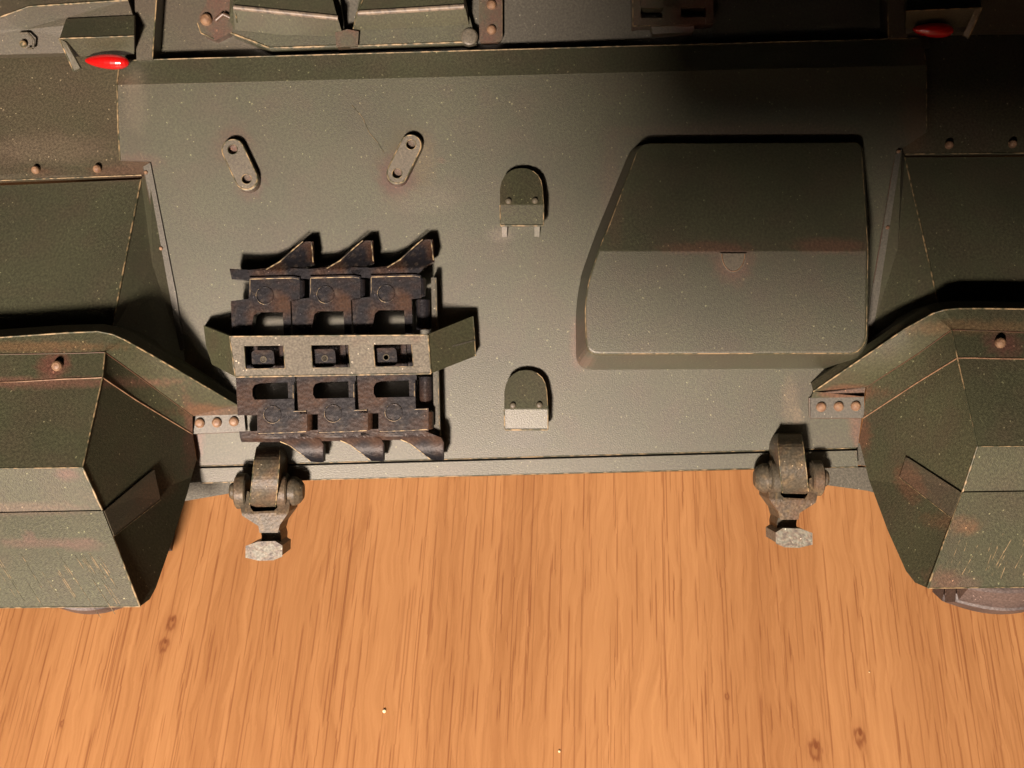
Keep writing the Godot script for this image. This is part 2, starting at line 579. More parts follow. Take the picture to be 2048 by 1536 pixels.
func rust_marks():                            # [centre, radii, strength, colour] on the front plate and its neighbours, in mm
	var r := func(at: Vector3, rx: float, ry: float, k: float, col: Color):
		stains.append([Vector2(at.x, at.y), Vector2(rx, ry), k, col])
	r.call(V(-27.7,23.9,0), 1.9, 2.0, 0.9, Color(0.05, 0.026, 0.015))
	r.call(V(-26.2,20.3,0), 1.5, 1.9, 0.9, Color(0.05, 0.02, 0.012))
	r.call(V(-10.7,22.4,0), 2.6, 3.7, 0.9, Color(0.036, 0.028, 0.008))
	r.call(V(-11.45,20.9,0), 1.9, 2.2, 1.0, Color(0.045, 0.012, 0.008))
	r.call(V(-8.95,22.5,0), 1.3, 2.4, 0.4, Color(0.085, 0.06, 0.03))
	r.call(V(-7.05,22.3,0), 0.35, 0.3, 0.8, RUST)
	r.call(V(-8.7,18.4,0), 3.2, 1.4, 0.3, Color(0.1, 0.085, 0.06))
	r.call(V(1.2,-5.6,0), 2.8, 1.0, 0.55, Color(0.045, 0.047, 0.038))
	r.call(V(-1.2,14.9,0), 1.4, 0.8, 0.35, Color(0.15, 0.12, 0.1))
	r.call(V(9.8,18.4,0), 0.9, 6.0, 0.4, Color(0.065, 0.038, 0.024))
	r.call(V(6.55,3.9,0), 0.7, 2.4, 0.6, Color(0.09, 0.038, 0.024))
	r.call(V(23.8,25.3,0), 12.0, 0.9, 0.45, Color(0.075, 0.038, 0.026))
	r.call(V(40.3,26.4,0), 1.6, 3.0, 0.55, Color(0.09, 0.042, 0.022))
	r.call(V(27.8,-1.6,0), 0.9, 2.4, 0.35, Color(0.14, 0.10, 0.06))
	r.call(V(28.55,-3.1,0), 0.5, 1.1, 0.5, Color(0.14, 0.10, 0.06))
	r.call(V(34.55,-4.6,0), 0.6, 2.0, 0.8, Color(0.10, 0.04, 0.024))
	r.call(V(33.3,-0.9,0), 3.0, 0.7, 0.9, RUST)
	r.call(V(-31.5,-4.6,0), 0.6, 3.4, 0.8, Color(0.1, 0.04, 0.03))
	r.call(V(-29.7,-2.7,0), 3.4, 0.6, 0.8, RUST)
	r.call(V(-37.7,28.4,0), 1.3, 3.2, 0.3, Color(0.15, 0.125, 0.09))
	r.call(V(-38.1,30.4,0), 1.1, 1.0, 0.4, Color(0.17, 0.14, 0.1))
	r.call(V(-37.45,22.15,0), 2.4, 0.9, 0.8, Color(0.07, 0.038, 0.026))
	r.call(V(17.9,12.9,5.5), 4.0, 0.6, 0.7, Color(0.095, 0.045, 0.03))
	r.call(V(30.28,13.14,5.5), 4.0, 0.9, 0.75, Color(0.095, 0.042, 0.028))
	r.call(V(21,11.47,5.5), 1.9, 1.9, 0.7, Color(0.09, 0.04, 0.028))
	r.call(V(7.34,2.18,1), 0.7, 0.5, 0.6, Color(0.1, 0.045, 0.026))
	# fender plates
	r.call(V(-46.95,23.9,0), 6.0, 1.6, 0.5, Color(0.12, 0.09, 0.065))
	r.call(V(-44.2,28.9,0), 9.0, 5.0, 0.4, Color(0.062, 0.05, 0.032))
	r.call(V(-47.6,21.4,0), 0.9, 0.6, 0.7, RUST)
	r.call(V(-41.45,21.5,0), 0.9, 0.6, 0.7, RUST)
	r.call(V(-38.7,21.4,0), 2.4, 0.8, 0.8, Color(0.075, 0.04, 0.028))
	# mudguards
	r.call(V(-44.01,3.38,10), 8.0, 0.45, 0.7, Color(0.12, 0.064, 0.03))
	r.call(V(-41.3,1.64,10.5), 1.4, 1.2, 0.95, Color(0.1, 0.036, 0.028))
	r.call(V(-41.62,0.14,11.4), 9.0, 0.5, 0.8, Color(0.13, 0.06, 0.045))
	r.call(V(-41.03,-13.78,11.75), 4.0, 0.45, 0.55, Color(0.095, 0.048, 0.04))
	r.call(V(-37.44,-13.92,11.75), 1.8, 0.5, 0.55, Color(0.1, 0.05, 0.042))
	r.call(V(-41.84,-13.29,11.75), 0.6, 0.5, 0.5, Color(0.1, 0.045, 0.04))
	r.call(V(-38.16,-7.77,14), 1.2, 0.6, 0.6, Color(0.1, 0.045, 0.04))
	r.call(V(-42.84,-10.84,12.8), 6.0, 0.6, 0.5, Color(0.11, 0.065, 0.05))
	r.call(V(-33.05,-9.91,10), 0.9, 1.2, 0.6, Color(0.09, 0.05, 0.028))
	r.call(V(-30.39,-2.63,3), 1.8, 0.7, 0.8, Color(0.10, 0.046, 0.026))
	r.call(V(44.34,3.73,10.5), 1.7, 1.3, 0.95, Color(0.08, 0.03, 0.026))
	r.call(V(42.73,5.16,10), 6.0, 0.7, 0.6, Color(0.12, 0.07, 0.035))
	r.call(V(32.72,-0.84,2), 2.4, 0.7, 0.8, Color(0.10, 0.042, 0.026))
	r.call(V(33.99,-3.02,3), 0.4, 1.6, 0.7, Color(0.11, 0.05, 0.028))
	r.call(V(36.68,-9,6), 0.6, 1.6, 0.6, Color(0.1, 0.04, 0.024))
	r.call(V(38.89,-12.19,8), 1.8, 0.8, 0.6, Color(0.095, 0.045, 0.024))
	r.call(V(39.65,-12.6,11.5), 1.0, 0.5, 0.6, Color(0.11, 0.055, 0.026))
	r.call(V(39.44,-17.4,10.25), 1.3, 0.8, 0.4, Color(0.1, 0.05, 0.042))
	r.call(V(37.43,-17.06,9.5), 1.4, 1.2, 0.6, Color(0.1, 0.04, 0.028))

# ---------------------------------------------------------------- the model tank
func tank():
	var t := thing("model_tank", Vector3(0, -11.5, -19.92), "dark olive model tank with rust-streaked, chipped paint, standing on the oak table", "model tank")
	var s: Shape
	# hull body under and behind the plates
	s = Shape.new(self, 9, 8.0)
	s.fan([V(-31.29,-9.96,-0.7),V(34.71,-8.35,-0.7),V(40.8,-9.82,-21),V(-36.78,-11.71,-21)])
	s.slab([V(-31, -9.2, -1), V(34, -7.6, -1), V(33, 24, -3.4), V(33, 70, -3.4), V(-35, 70, -3.4), V(-35, 24, -3.4)], V(0, 0, -12))
	part("hull_body", s, paint, t)
	# front plate: level plate with a bevelled upper band
	s = Shape.new(self, 0, 0.4)
	s.scan([P(-39.5,29.9),P(41.45,31.9),P(41.45,25.15),P(38.95,23.5),P(36.65,10.4),P(35.8,3.4),P(34.6,-6.25),P(34.4,-6.4),P(-31.45,-8.2),P(-31.95,-4.6),P(-32.95,3.4),P(-33.95,9.4),P(-36.2,22.25),P(-39.2,22.35)], func(_p): return 0.0)
	s.quad(V(-39.54,32.63,-1), V(41.31,34.9,-1), V(41.45,31.9,0), V(-39.5,29.9,0))
	s.quad(V(41.31,34.9,-1), V(-39.54,32.63,-1), V(-39.98,32.9,-2.3), V(41.77,35.19,-2.3))
	s.quad(V(-39.54,32.63,-1), V(-39.5,29.9,0), V(-39.96,30.29,-1.5), V(-39.98,32.9,-2.3))
	s.quad(V(-39.5,29.9,0), V(-39.2,22.35,0), V(-39.66,22.64,-1.5), V(-39.96,30.29,-1.5))
	s.quad(V(-39.2,22.35,0), V(-36.2,22.25,0), V(-36.67,22.49,-1.5), V(-39.66,22.59,-1.5))
	s.quad(V(41.45,31.9,0), V(41.31,34.9,-1), V(41.77,35.19,-2.3), V(41.94,32.32,-1.5))
	s.quad(V(41.45,25.15,0), V(41.45,31.9,0), V(41.94,32.32,-1.5), V(41.94,25.48,-1.5))
	s.quad(V(38.95,23.5,0), V(41.45,25.15,0), V(41.94,25.48,-1.5), V(39.46,23.81,-1.5))
	s.quad(V(-31.45,-8.2,0), V(34.4,-6.4,0), V(34.61,-6.44,-0.7), V(-31.64,-8.25,-0.7))
	s.worn([V(-39.57,32.47,-0.95),V(-39.5,29.9,0),V(-39.4,25.9,0),V(-39.2,22.35,0)], 0.07)
	s.worn([V(-39.54,32.63,-1),V(-11.3,33.44,-1),V(41.31,34.9,-1)], 0.05)
	s.worn([V(41.31,34.9,-1),V(41.45,31.9,0),V(41.45,25.15,0)], 0.045)
	s.worn([V(-31.2,-8.2,0),V(34.4,-6.4,0)], 0.045)
	s.worn([V(-16.04,27.89,0.05),V(-14.94,26.63,0.1),V(-14.29,25.14,0.05),V(-13.44,24.13,0.1),V(-12.79,23.14,0.05)], 0.013)   # a stray fibre
	var glacis := part("front_plate", s, paint, t)
	# nose strip under the groove
	s = Shape.new(self, 0, 0.4)
	s.extrude([P(-31.27,-8.49),P(34.42,-6.69),P(34.52,-8.29),P(24.53,-8.44),P(-20.68,-9.59),P(-30.97,-9.89)], -2, 0.1, 0.08)
	s.worn([V(-30.97,-9.89,0.1),V(-20.68,-9.59,0.1),V(24.53,-8.44,0.1),V(34.52,-8.29,0.1)], 0.045)
	part("nose_strip", s, paint, t)
	# ends of the cross beam behind the nose
	for e in [[P(-34.33,-10.22),P(-31.88,-9.91),P(-27.54,-9.91),P(-27.79,-10.93),P(-33.82,-11.95),P(-35.45,-12.26)], [P(31.98,-8.68),P(36.83,-8.58),P(39.13,-11.65),P(36.32,-10.83),P(31.88,-10.22)]]:
		s = Shape.new(self, 9, 0.6)
		s.extrude(e, -6, -2.5, 0.15)
		part("beam_end", s, matt, t)
	for e in [[P(-32.88,-7.92),P(-31.57,-7.77),P(-31.37,-9.78),P(-33.09,-9.94)], [P(34.8,-6.05),P(36.01,-6.15),P(36.51,-8.27),P(34.9,-8.07)]]:
		s = Shape.new(self, 9, 0.6)
		s.extrude(e, -3, -1, 0.2)
		part("corner_block", s, matt, t)
	lifting_eyes(glacis)
	clips(glacis)
	box_cover(t)
	bracket(t)
	for e in [[1.0, V(-24.8,-10.7,0)], [-1.0, V(28.2,-9.4,0)]]:
		towing_lug(e[0], e[1], t)
	fenders(t)
	mudguards(t)
	roof(t)
	tracks(t)

func lifting_eyes(glacis: Node3D):            # two flat slotted pads, each with two round holes
	for e in [[V(-27.71,23.25,1), V(-26.32,20.32,1), 1.13], [V(-10.01,23.74,1), V(-11.4,20.87,1), 1.07]]:
		var s := Shape.new(self, 0, 0.5)
		var a := Vector2(e[0].x, e[0].y)
		var b := Vector2(e[1].x, e[1].y)
		var d: Vector2 = (b - a).normalized()
		var nn := d.orthogonal()
		var outer := []
		var wide: float = e[2]
		for i in 13:
			var g := PI * i / 12.0
			outer.append(a - d * sin(g) * wide + nn * cos(g) * wide)
		for i in 13:
			var g := PI * i / 12.0
			outer.append(b + d * sin(g) * wide - nn * cos(g) * wide)
		var h := 0.95
		var ring := func(k: float, z: float):
			var q := []
			var m := (a + b) * 0.5
			for p in outer: q.append(Vector3(lerpf(m.x, p.x, k), lerpf(m.y, p.y, k), z))
			return q
		s.kind = 3
		s.loft([ring.call(0.93, h), ring.call(1.0, h - 0.14)])
		s.kind = 0
		s.loft([ring.call(1.0, h - 0.14), ring.call(1.05, 0.0)])
		# top face with the two holes cut out
		var top := []
		for p in ring.call(0.93, h): top.append(Vector2(p.x, p.y))
		s.kind = 10
		var hole := 0.5
		for side in 2:
			var c := a if side == 0 else b
			var sgn := -1.0 if side == 0 else 1.0
			var arc := []
			var rim := []
			var turns := []
			for i in 25: turns.append(-PI + TAU * i / 24.0)
			for q in [(a + b) * 0.5 + nn * wide * 0.93, (a + b) * 0.5 - nn * wide * 0.93]: turns.append((q - c).angle())
			turns.sort()
			for g in turns:
				var dir := Vector2(cos(g), sin(g))
				rim.append(Vector3(c.x + dir.x * hole, c.y + dir.y * hole, h))
				# the ray from the hole's centre out to the half of the pad that belongs to it
				var far := 9.0
				for k in top.size():
					var hitp = Geometry2D.segment_intersects_segment(c, c + dir * 9.0, top[k], top[(k + 1) % top.size()])
					if hitp != null: far = minf(far, c.distance_to(hitp))
				var mid := (a + b) * 0.5
				var cut = Geometry2D.segment_intersects_segment(c, c + dir * 9.0, mid - nn * 5, mid + nn * 5)
				if cut != null: far = minf(far, c.distance_to(cut))
				arc.append(Vector3(c.x + dir.x * far, c.y + dir.y * far, h))
			s.strip(rim, arc)
			s.kind = 2
			s.lathe(Vector3(c.x, c.y, 0), Vector3(0, 0, 1), [[0.0, h - 0.62], [hole, h - 0.62], [hole, h]], 24)
			s.kind = 10
		var lip: Array = ring.call(0.95, h - 0.03)
		lip.append(lip[0])
		s.worn(lip, 0.06)
		for c in [a, b]:
			var mouth := []
			for i in 17: mouth.append(Vector3(c.x + cos(TAU * i / 16.0) * hole, c.y + sin(TAU * i / 16.0) * hole, h - 0.01))
			s.worn(mouth, 0.035)
		part("lifting_eye", s, paint, glacis)

func clips(glacis: Node3D):                   # bent spring clips: a round-topped tongue, a fold, two rivets
	for e in [[0.0, 0.0, true], [8.5, 401.0, false]]:
		var dx: float = e[0] * 0.05
		var dy: float = -e[1] * 0.05
		var shift := Vector2(dx, dy)
		var s := Shape.new(self, 0, 0.35)
		var outline := []
		for q in [P(-1.18,17.54),P(-1.18,19.31),P(-1.03,20),P(-0.74,20.59),P(-0.3,21.03),P(0.25,21.33),P(0.89,21.43),P(1.53,21.38),P(2.07,21.13),P(2.56,20.69),P(2.86,20.1),P(3,19.36),P(3.1,17.64),P(3.1,15.57),P(-1.13,15.57)]:
			outline.append(q + shift)
		var fold: float = V(0.79,17.59,1.7).y + dy
		var hw := func(p: Vector2): return 2.2 - (maxf(0.0, p.y - fold) * 0.36 if p.y > fold else (fold - p.y) * 0.10)
		var thick := 0.55
		var ring_t := []
		var ring_b := []
		for q in outline:
			ring_t.append(Vector3(q.x, q.y, hw.call(q)))
			ring_b.append(Vector3(q.x, q.y, hw.call(q) - thick))
		s.scan(outline, hw)
		s.loft([ring_t, ring_b])
		var back := func(p: Vector2): return hw.call(p) - thick
		s.scan(outline, back)
		# the spring folds under at its lower edge, down to the plate
		var lowl: Vector3 = ring_t[14]
		var lowr: Vector3 = ring_t[13]
		s.kind = 10
		s.quad(lowr + V(-0.1, 0.02, -0.55), lowl + V(0.1, 0.02, -0.55), Vector3(lowl.x + 0.4, lowl.y + 0.15, 0), Vector3(lowr.x - 0.4, lowr.y + 0.15, 0))
		s.worn([lowl + V(0.03, 0, 0), lowr + V(-0.03, 0, 0)], 0.085)
		s.worn([ring_t[13], ring_t[12]], 0.05)
		s.worn(ring_t.slice(8, 13), 0.035)
		s.worn([ring_t[14], ring_t[0]], 0.05)
		var clip := part("spring_clip", s, matt if e[2] else paint, glacis)
		stains.append([Vector2(V(0.94,18.23,1.7).x + dx, V(0.94,18.23,1.7).y + dy), Vector2(2.4, 0.7), 0.9, RUST])
		for q in [V(-0.34,17.93,2), V(2.26,17.98,2)]:
			rivet(q + V(dx, dy, 0), 0.33, 0.3, glacis, 10)
		if e[2]:
			for foot in [V(-0.75,15.23,0.5), V(2.49,15.23,0.5)]:
				var f := Shape.new(self, 0, 0.5)
				var c: Vector3 = foot
				f.slab([c + V(-0.28, 0.6, 0.5), c + V(0.28, 0.6, 0.5), c + V(0.24, -0.55, -0.2), c + V(-0.24, -0.55, -0.2)], V(0, 0, -0.5))
				part("clip_foot", f, paint, glacis)

func rounded(poly: Array, radii: Array, n := 6) -> Array:
	var out := []
	for i in poly.size():
		var a: Vector2 = poly[i - 1]
		var b: Vector2 = poly[i]
		var c: Vector2 = poly[(i + 1) % poly.size()]
		var r: float = radii[i]
		var p := b + (a - b).limit_length(r)
		var q := b + (c - b).limit_length(r)
		for k in n:
			var s := float(k) / (n - 1)
			out.append(p.lerp(b, s).lerp(b.lerp(q, s), s))
	return out

func box_cover(t: Node3D):                    # the folded cover at the right of the front plate
	var s := Shape.new(self, 0, 0.4)
	var flat := func(list: Array): return list.map(func(p: Vector3): return Vector2(p.x, p.y))
	var base := rounded(flat.call([V(12,23.9,0),V(35.2,24,0),V(35.65,13.4,0),V(35.45,2.3,0),V(33.9,1.55,0),V(6.4,1.4,0),V(6.35,9,0),V(7.7,13.4,0)]), [1.2, 1.0, 4.0, 1.6, 0.5, 1.6, 3.0, 3.0])
	var top := rounded(flat.call([V(12.62,23.62,2.05),V(34.28,23.72,2.05),V(33.61,12.72,5.8),V(33.47,3.7,5.8),V(32.33,3.09,5.8),V(7.22,3.04,5.8),V(6.93,8.36,5.8),V(8.21,12.34,5.8)]), [0.9, 0.7, 3.0, 1.2, 0.5, 1.1, 2.4, 2.0])
	var fold: float = V(20.28,12.62,5.5).y
	var hw := func(p: Vector2): return 5.8 - maxf(0.0, p.y - fold) * 0.36
	var rt := []
	var re := []
	var rb := []
	var rm := []
	for i in top.size():
		var h: float = hw.call(top[i])
		rt.append(Vector3(top[i].x, top[i].y, h))
		var o: Vector2 = top[i].lerp(base[i], 0.2)
		re.append(Vector3(o.x, o.y, h - 0.30))
		var om: Vector2 = top[i].lerp(base[i], 0.1)
		rm.append(Vector3(om.x, om.y, h - 0.08))
		rb.append(Vector3(base[i].x, base[i].y, -0.02))
	s.scan(top, hw)
	s.loft([rt, rm, re, rb])
	var edge := []
	for i in range(24, 48): edge.append(rm[i] + V(0, 0, -0.02))
	s.worn(edge, 0.05)
	var edge_r := []
	for i in range(5, 25): edge_r.append(rm[i] + V(0, 0, -0.02))
	s.worn(edge_r, 0.04)
	s.worn([rt[0], rt[47]], 0.04)
	var o := part("box_cover", s, paint, t)
	# half-round plug on the fold
	s = Shape.new(self, 10, 0.3)
	var plug := []
	var c := V(20.97,12.33,5.9)
	for i in 13:
		var g := PI + PI * i / 12.0
		plug.append(Vector2(c.x + cos(g) * 1.22, c.y + sin(g) * 1.75))
	s.extrude(plug, 5, 6.05, 0.1)
	var lip := []
	for q in plug: lip.append(Vector3(c.x + (q.x - c.x) * 0.9, c.y + (q.y - c.y) * 0.95, 6.05))
	s.streak(lip.slice(0, 13), 0.055, 6)
	part("plug", s, paint, o)

func bracket(t: Node3D):                      # the strap that holds the spare links
	var s := Shape.new(self, 12, 0.4)
	var back := V(0, 0, -0.55)
	# front face built of bars round three windows
	var bars := [
		[V(-26.87,4.57,5.6),V(-8.04,4.71,5.6),V(-7.94,3.81,5.6),V(-26.73,3.61,5.6)],
		[V(-26.54,1.43,5.6),V(-7.8,1.66,5.6),V(-7.71,1,5.6),V(-26.3,0.67,5.6)],
		[V(-26.73,3.61,5.6),V(-25.49,3.61,5.6),V(-25.35,1.43,5.6),V(-26.54,1.43,5.6)],
		[V(-21.74,3.66,5.6),V(-19.12,3.71,5.6),V(-18.98,1.52,5.6),V(-21.59,1.47,5.6)],
		[V(-15.55,3.71,5.6),V(-13.18,3.76,5.6),V(-13.03,1.62,5.6),V(-15.41,1.57,5.6)],
		[V(-9.56,3.76,5.6),V(-7.94,3.81,5.6),V(-7.8,1.66,5.6),V(-9.37,1.66,5.6)]]
	for b in bars: s.slab(b, back)
	s.kind = 0
	s.slab([V(-26.87,4.57,5.6),V(-26.73,3.61,5.6),V(-26.54,1.43,5.6),V(-26.3,0.67,5.6),V(-29.5,1.92,1.9),V(-30.09,3.74,1.9),V(-30.34,5.75,1.9)], V(0.25, 0, -0.5))
	s.slab([V(-8.04,4.71,5.6),V(-3.84,6.69,1.8),V(-3.64,4.92,1.8),V(-3.59,2.76,1.8),V(-7.71,1,5.6),V(-7.8,1.66,5.6),V(-7.94,3.81,5.6)], V(-0.25, 0, -0.5))
	s.slab([V(-30.34,5.75,1.9),V(-30.09,3.74,1.9),V(-29.5,1.92,1.9),V(-29.9,1.95,0),V(-30.5,3.8,0),V(-30.75,5.8,0)], V(0.4, 0, 0))
	s.slab([V(-3.84,6.69,1.8),V(-4,6.75,0),V(-3.8,5,0),V(-3.75,2.85,0),V(-3.59,2.76,1.8),V(-3.64,4.92,1.8)], V(-0.4, 0, 0))
	s.kind = 9
	s.slab([V(-5.76,3.73,3.7),V(-3.64,4.38,1.85),V(-3.64,4.23,1.85),V(-5.76,3.58,3.7)], V(0.02, 0, 0.03))
	s.worn([V(-26.86,4.52,5.65),V(-8.03,4.66,5.65)], 0.07)
	s.worn([V(-26.3,0.67,5.6),V(-7.71,1,5.6)], 0.07)
	s.worn([V(-26.87,4.52,5.6),V(-26.3,0.67,5.6)], 0.05)
	s.worn([V(-7.99,4.66,5.6),V(-7.71,1,5.6)], 0.06)
	s.worn([V(-3.84,6.64,1.8),V(-3.59,2.76,1.8)], 0.05)
	for q in [[V(-25.49,3.61,5.6),V(-25.35,1.43,5.6),V(-21.59,1.47,5.6),V(-21.74,3.66,5.6)], [V(-19.12,3.71,5.6),V(-18.98,1.52,5.6),V(-15.41,1.57,5.6),V(-15.55,3.71,5.6)], [V(-13.18,3.76,5.6),V(-13.03,1.62,5.6),V(-9.37,1.66,5.6),V(-9.56,3.76,5.6)]]:
		s.worn([q[0], q[1], q[2], q[3]], 0.03)
	part("link_bracket", s, matt, t)
	# thin rail of the bracket along the right side of the links
	s = Shape.new(self, 9, 0.5)
	s.extrude([P(-7.9,10.4),P(-7.45,10.4),P(-7.01,-7.06),P(-7.55,-7.16)], 0.0, 2.2, 0.06)
	s.worn([V(-7.5,10.3,2.2),V(-7.06,-6.96,2.2)], 0.03)
	part("link_rail", s, matt, t)

func towing_lug(sg: float, c: Vector3, t: Node3D):
	var s := Shape.new(self, 7, 0.4)
	# profile of the lug's rounded outer edge: [along v, height w, half width]
	var prof := [[4.45, -0.2, 1.05], [4.4, 1.1, 1.1], [4.1, 2.3, 1.16], [3.1, 3.9, 1.22], [1.5, 4.5, 1.24], [0.2, 4.3, 1.26], [-0.9, 3.6, 1.27], [-1.55, 2.6, 1.28], [-1.9, 1.2, 1.28], [-1.9, -2.0, 1.28]]
	var smooth := []
	for i in prof.size() - 1:
		var pm: Array = prof[maxi(i - 1, 0)]
		var pp: Array = prof[mini(i + 2, prof.size() - 1)]
		for k in 4:
			var row := []
			for j in 3: row.append(cubic_interpolate(prof[i][j], prof[i + 1][j], pm[j], pp[j], k / 4.0))
			smooth.append(row)
	smooth.append(prof[-1])
	prof = smooth
	var lean := -0.10 * sg
	var l := []
	var r := []
	for q in prof:
		var k: float = 1.0 - q[1] / 115.0
		var x: float = (c.x - lean * q[0]) * k
		var y: float = (c.y + q[0]) * k
		l.append(Vector3(x - q[2], y, q[1])); r.append(Vector3(x + q[2], y, q[1]))
	s.strip(r, l)
	for side in [l, r]:
		var deep := []
		for p in side: deep.append(Vector3(p.x, p.y, -2.2))
		s.strip(side, deep)
	s.worn(l.slice(4, 33), 0.05)
	s.worn(r.slice(4, 33), 0.05)
	part("towing_lug", s, iron, t)

func fenders(t: Node3D):
	var s: Shape
	# flat tops with the riveted lower edge
	var tops := [[P(-66.83,33.97),P(-36.55,34.22),P(-36.55,22.11),P(-37.4,21.05),P(-51.69,20.49),P(-66.83,19.89)], [P(38.67,35.99),P(66.93,36.5),P(66.93,23.32),P(51.69,23.27),P(39.78,23.17),P(39.17,23.83)]]
	var rivets := [[V(-48.06,21.6,-1.1), V(-41.85,21.71,-1.1), V(-54.72,21.45,-1.1)], [V(44.12,24.13,-1.1), V(50.53,24.23,-1.1)]]
	var fronts := [[V(-67.06,19.45,-1.5),V(-37.58,20.72,-1.5),V(-37.75,4.71,6.75),V(-62.31,3.48,6.75)], [V(67.16,23.1,-1.5),V(39.81,22.95,-1.5),V(40.29,6.87,6.75),V(62.41,6.59,6.75)]]
	var walls := [[V(-37.58,20.72,-1.5),V(-36.2,22,0),V(-33.95,9.4,0),V(-32.6,1.9,0),V(-37.75,4.71,6.75)], [V(39.81,22.95,-1.5),V(38.95,23.5,0),V(36.65,10.4,0),V(35.55,3.9,0),V(40.29,6.87,6.75)]]
	var flanges := [[P(-36.82,21.65),P(-36.12,22.05),P(-33.53,8.88),P(-32.73,3.39),P(-33.53,3.39),P(-34.23,8.88)], [P(38.22,22.85),P(38.87,23.45),P(36.82,10.28),P(35.97,3.89),P(35.22,3.89),P(36.07,10.08)]]
	var pins := [[V(-36.52,21.1,0.25), V(-35.02,13.52,0.25)], [V(38.57,23.2,0.25), V(37.47,15.62,0.25)]]
	for i in 2:
		s = Shape.new(self, 1, 0.5)
		var low_y: float = tops[i][3].y
		s.extrude(tops[i], -5.5, func(p: Vector2): return -1.1 - 0.21 * maxf(0.0, p.y - low_y), 0.08)
		if i == 0: s.worn([V(-51.67,20.54,-1.05),V(-37.39,21.09,-1.05)], 0.045)
		else: s.worn([V(39.76,23.21,-1.05),V(51.67,23.31,-1.05)], 0.045)
		var top := part("fender_top", s, matt, t)
		for q in rivets[i]: rivet(q, 0.42, 0.5, top)
		s = Shape.new(self, 0, 0.6)
		s.slab(fronts[i], V(0, 0, -0.8))
		s.fan(walls[i])
		s.worn([fronts[i][1], fronts[i][2]], 0.075)
		part("fender_front", s, paint, t)
		s = Shape.new(self, 9, 0.5)
		s.extrude(flanges[i], 0.0, 0.25, 0.05)
		s.kind = 2
		s.tube([Vector3(flanges[i][0].x, flanges[i][0].y, 0.24), Vector3(flanges[i][5].x, flanges[i][5].y, 0.24)], 0.05, 5)
		var fl := part("fender_flange", s, paint, t)
		for q in pins[i]: rivet(q, 0.2, 0.2, fl)

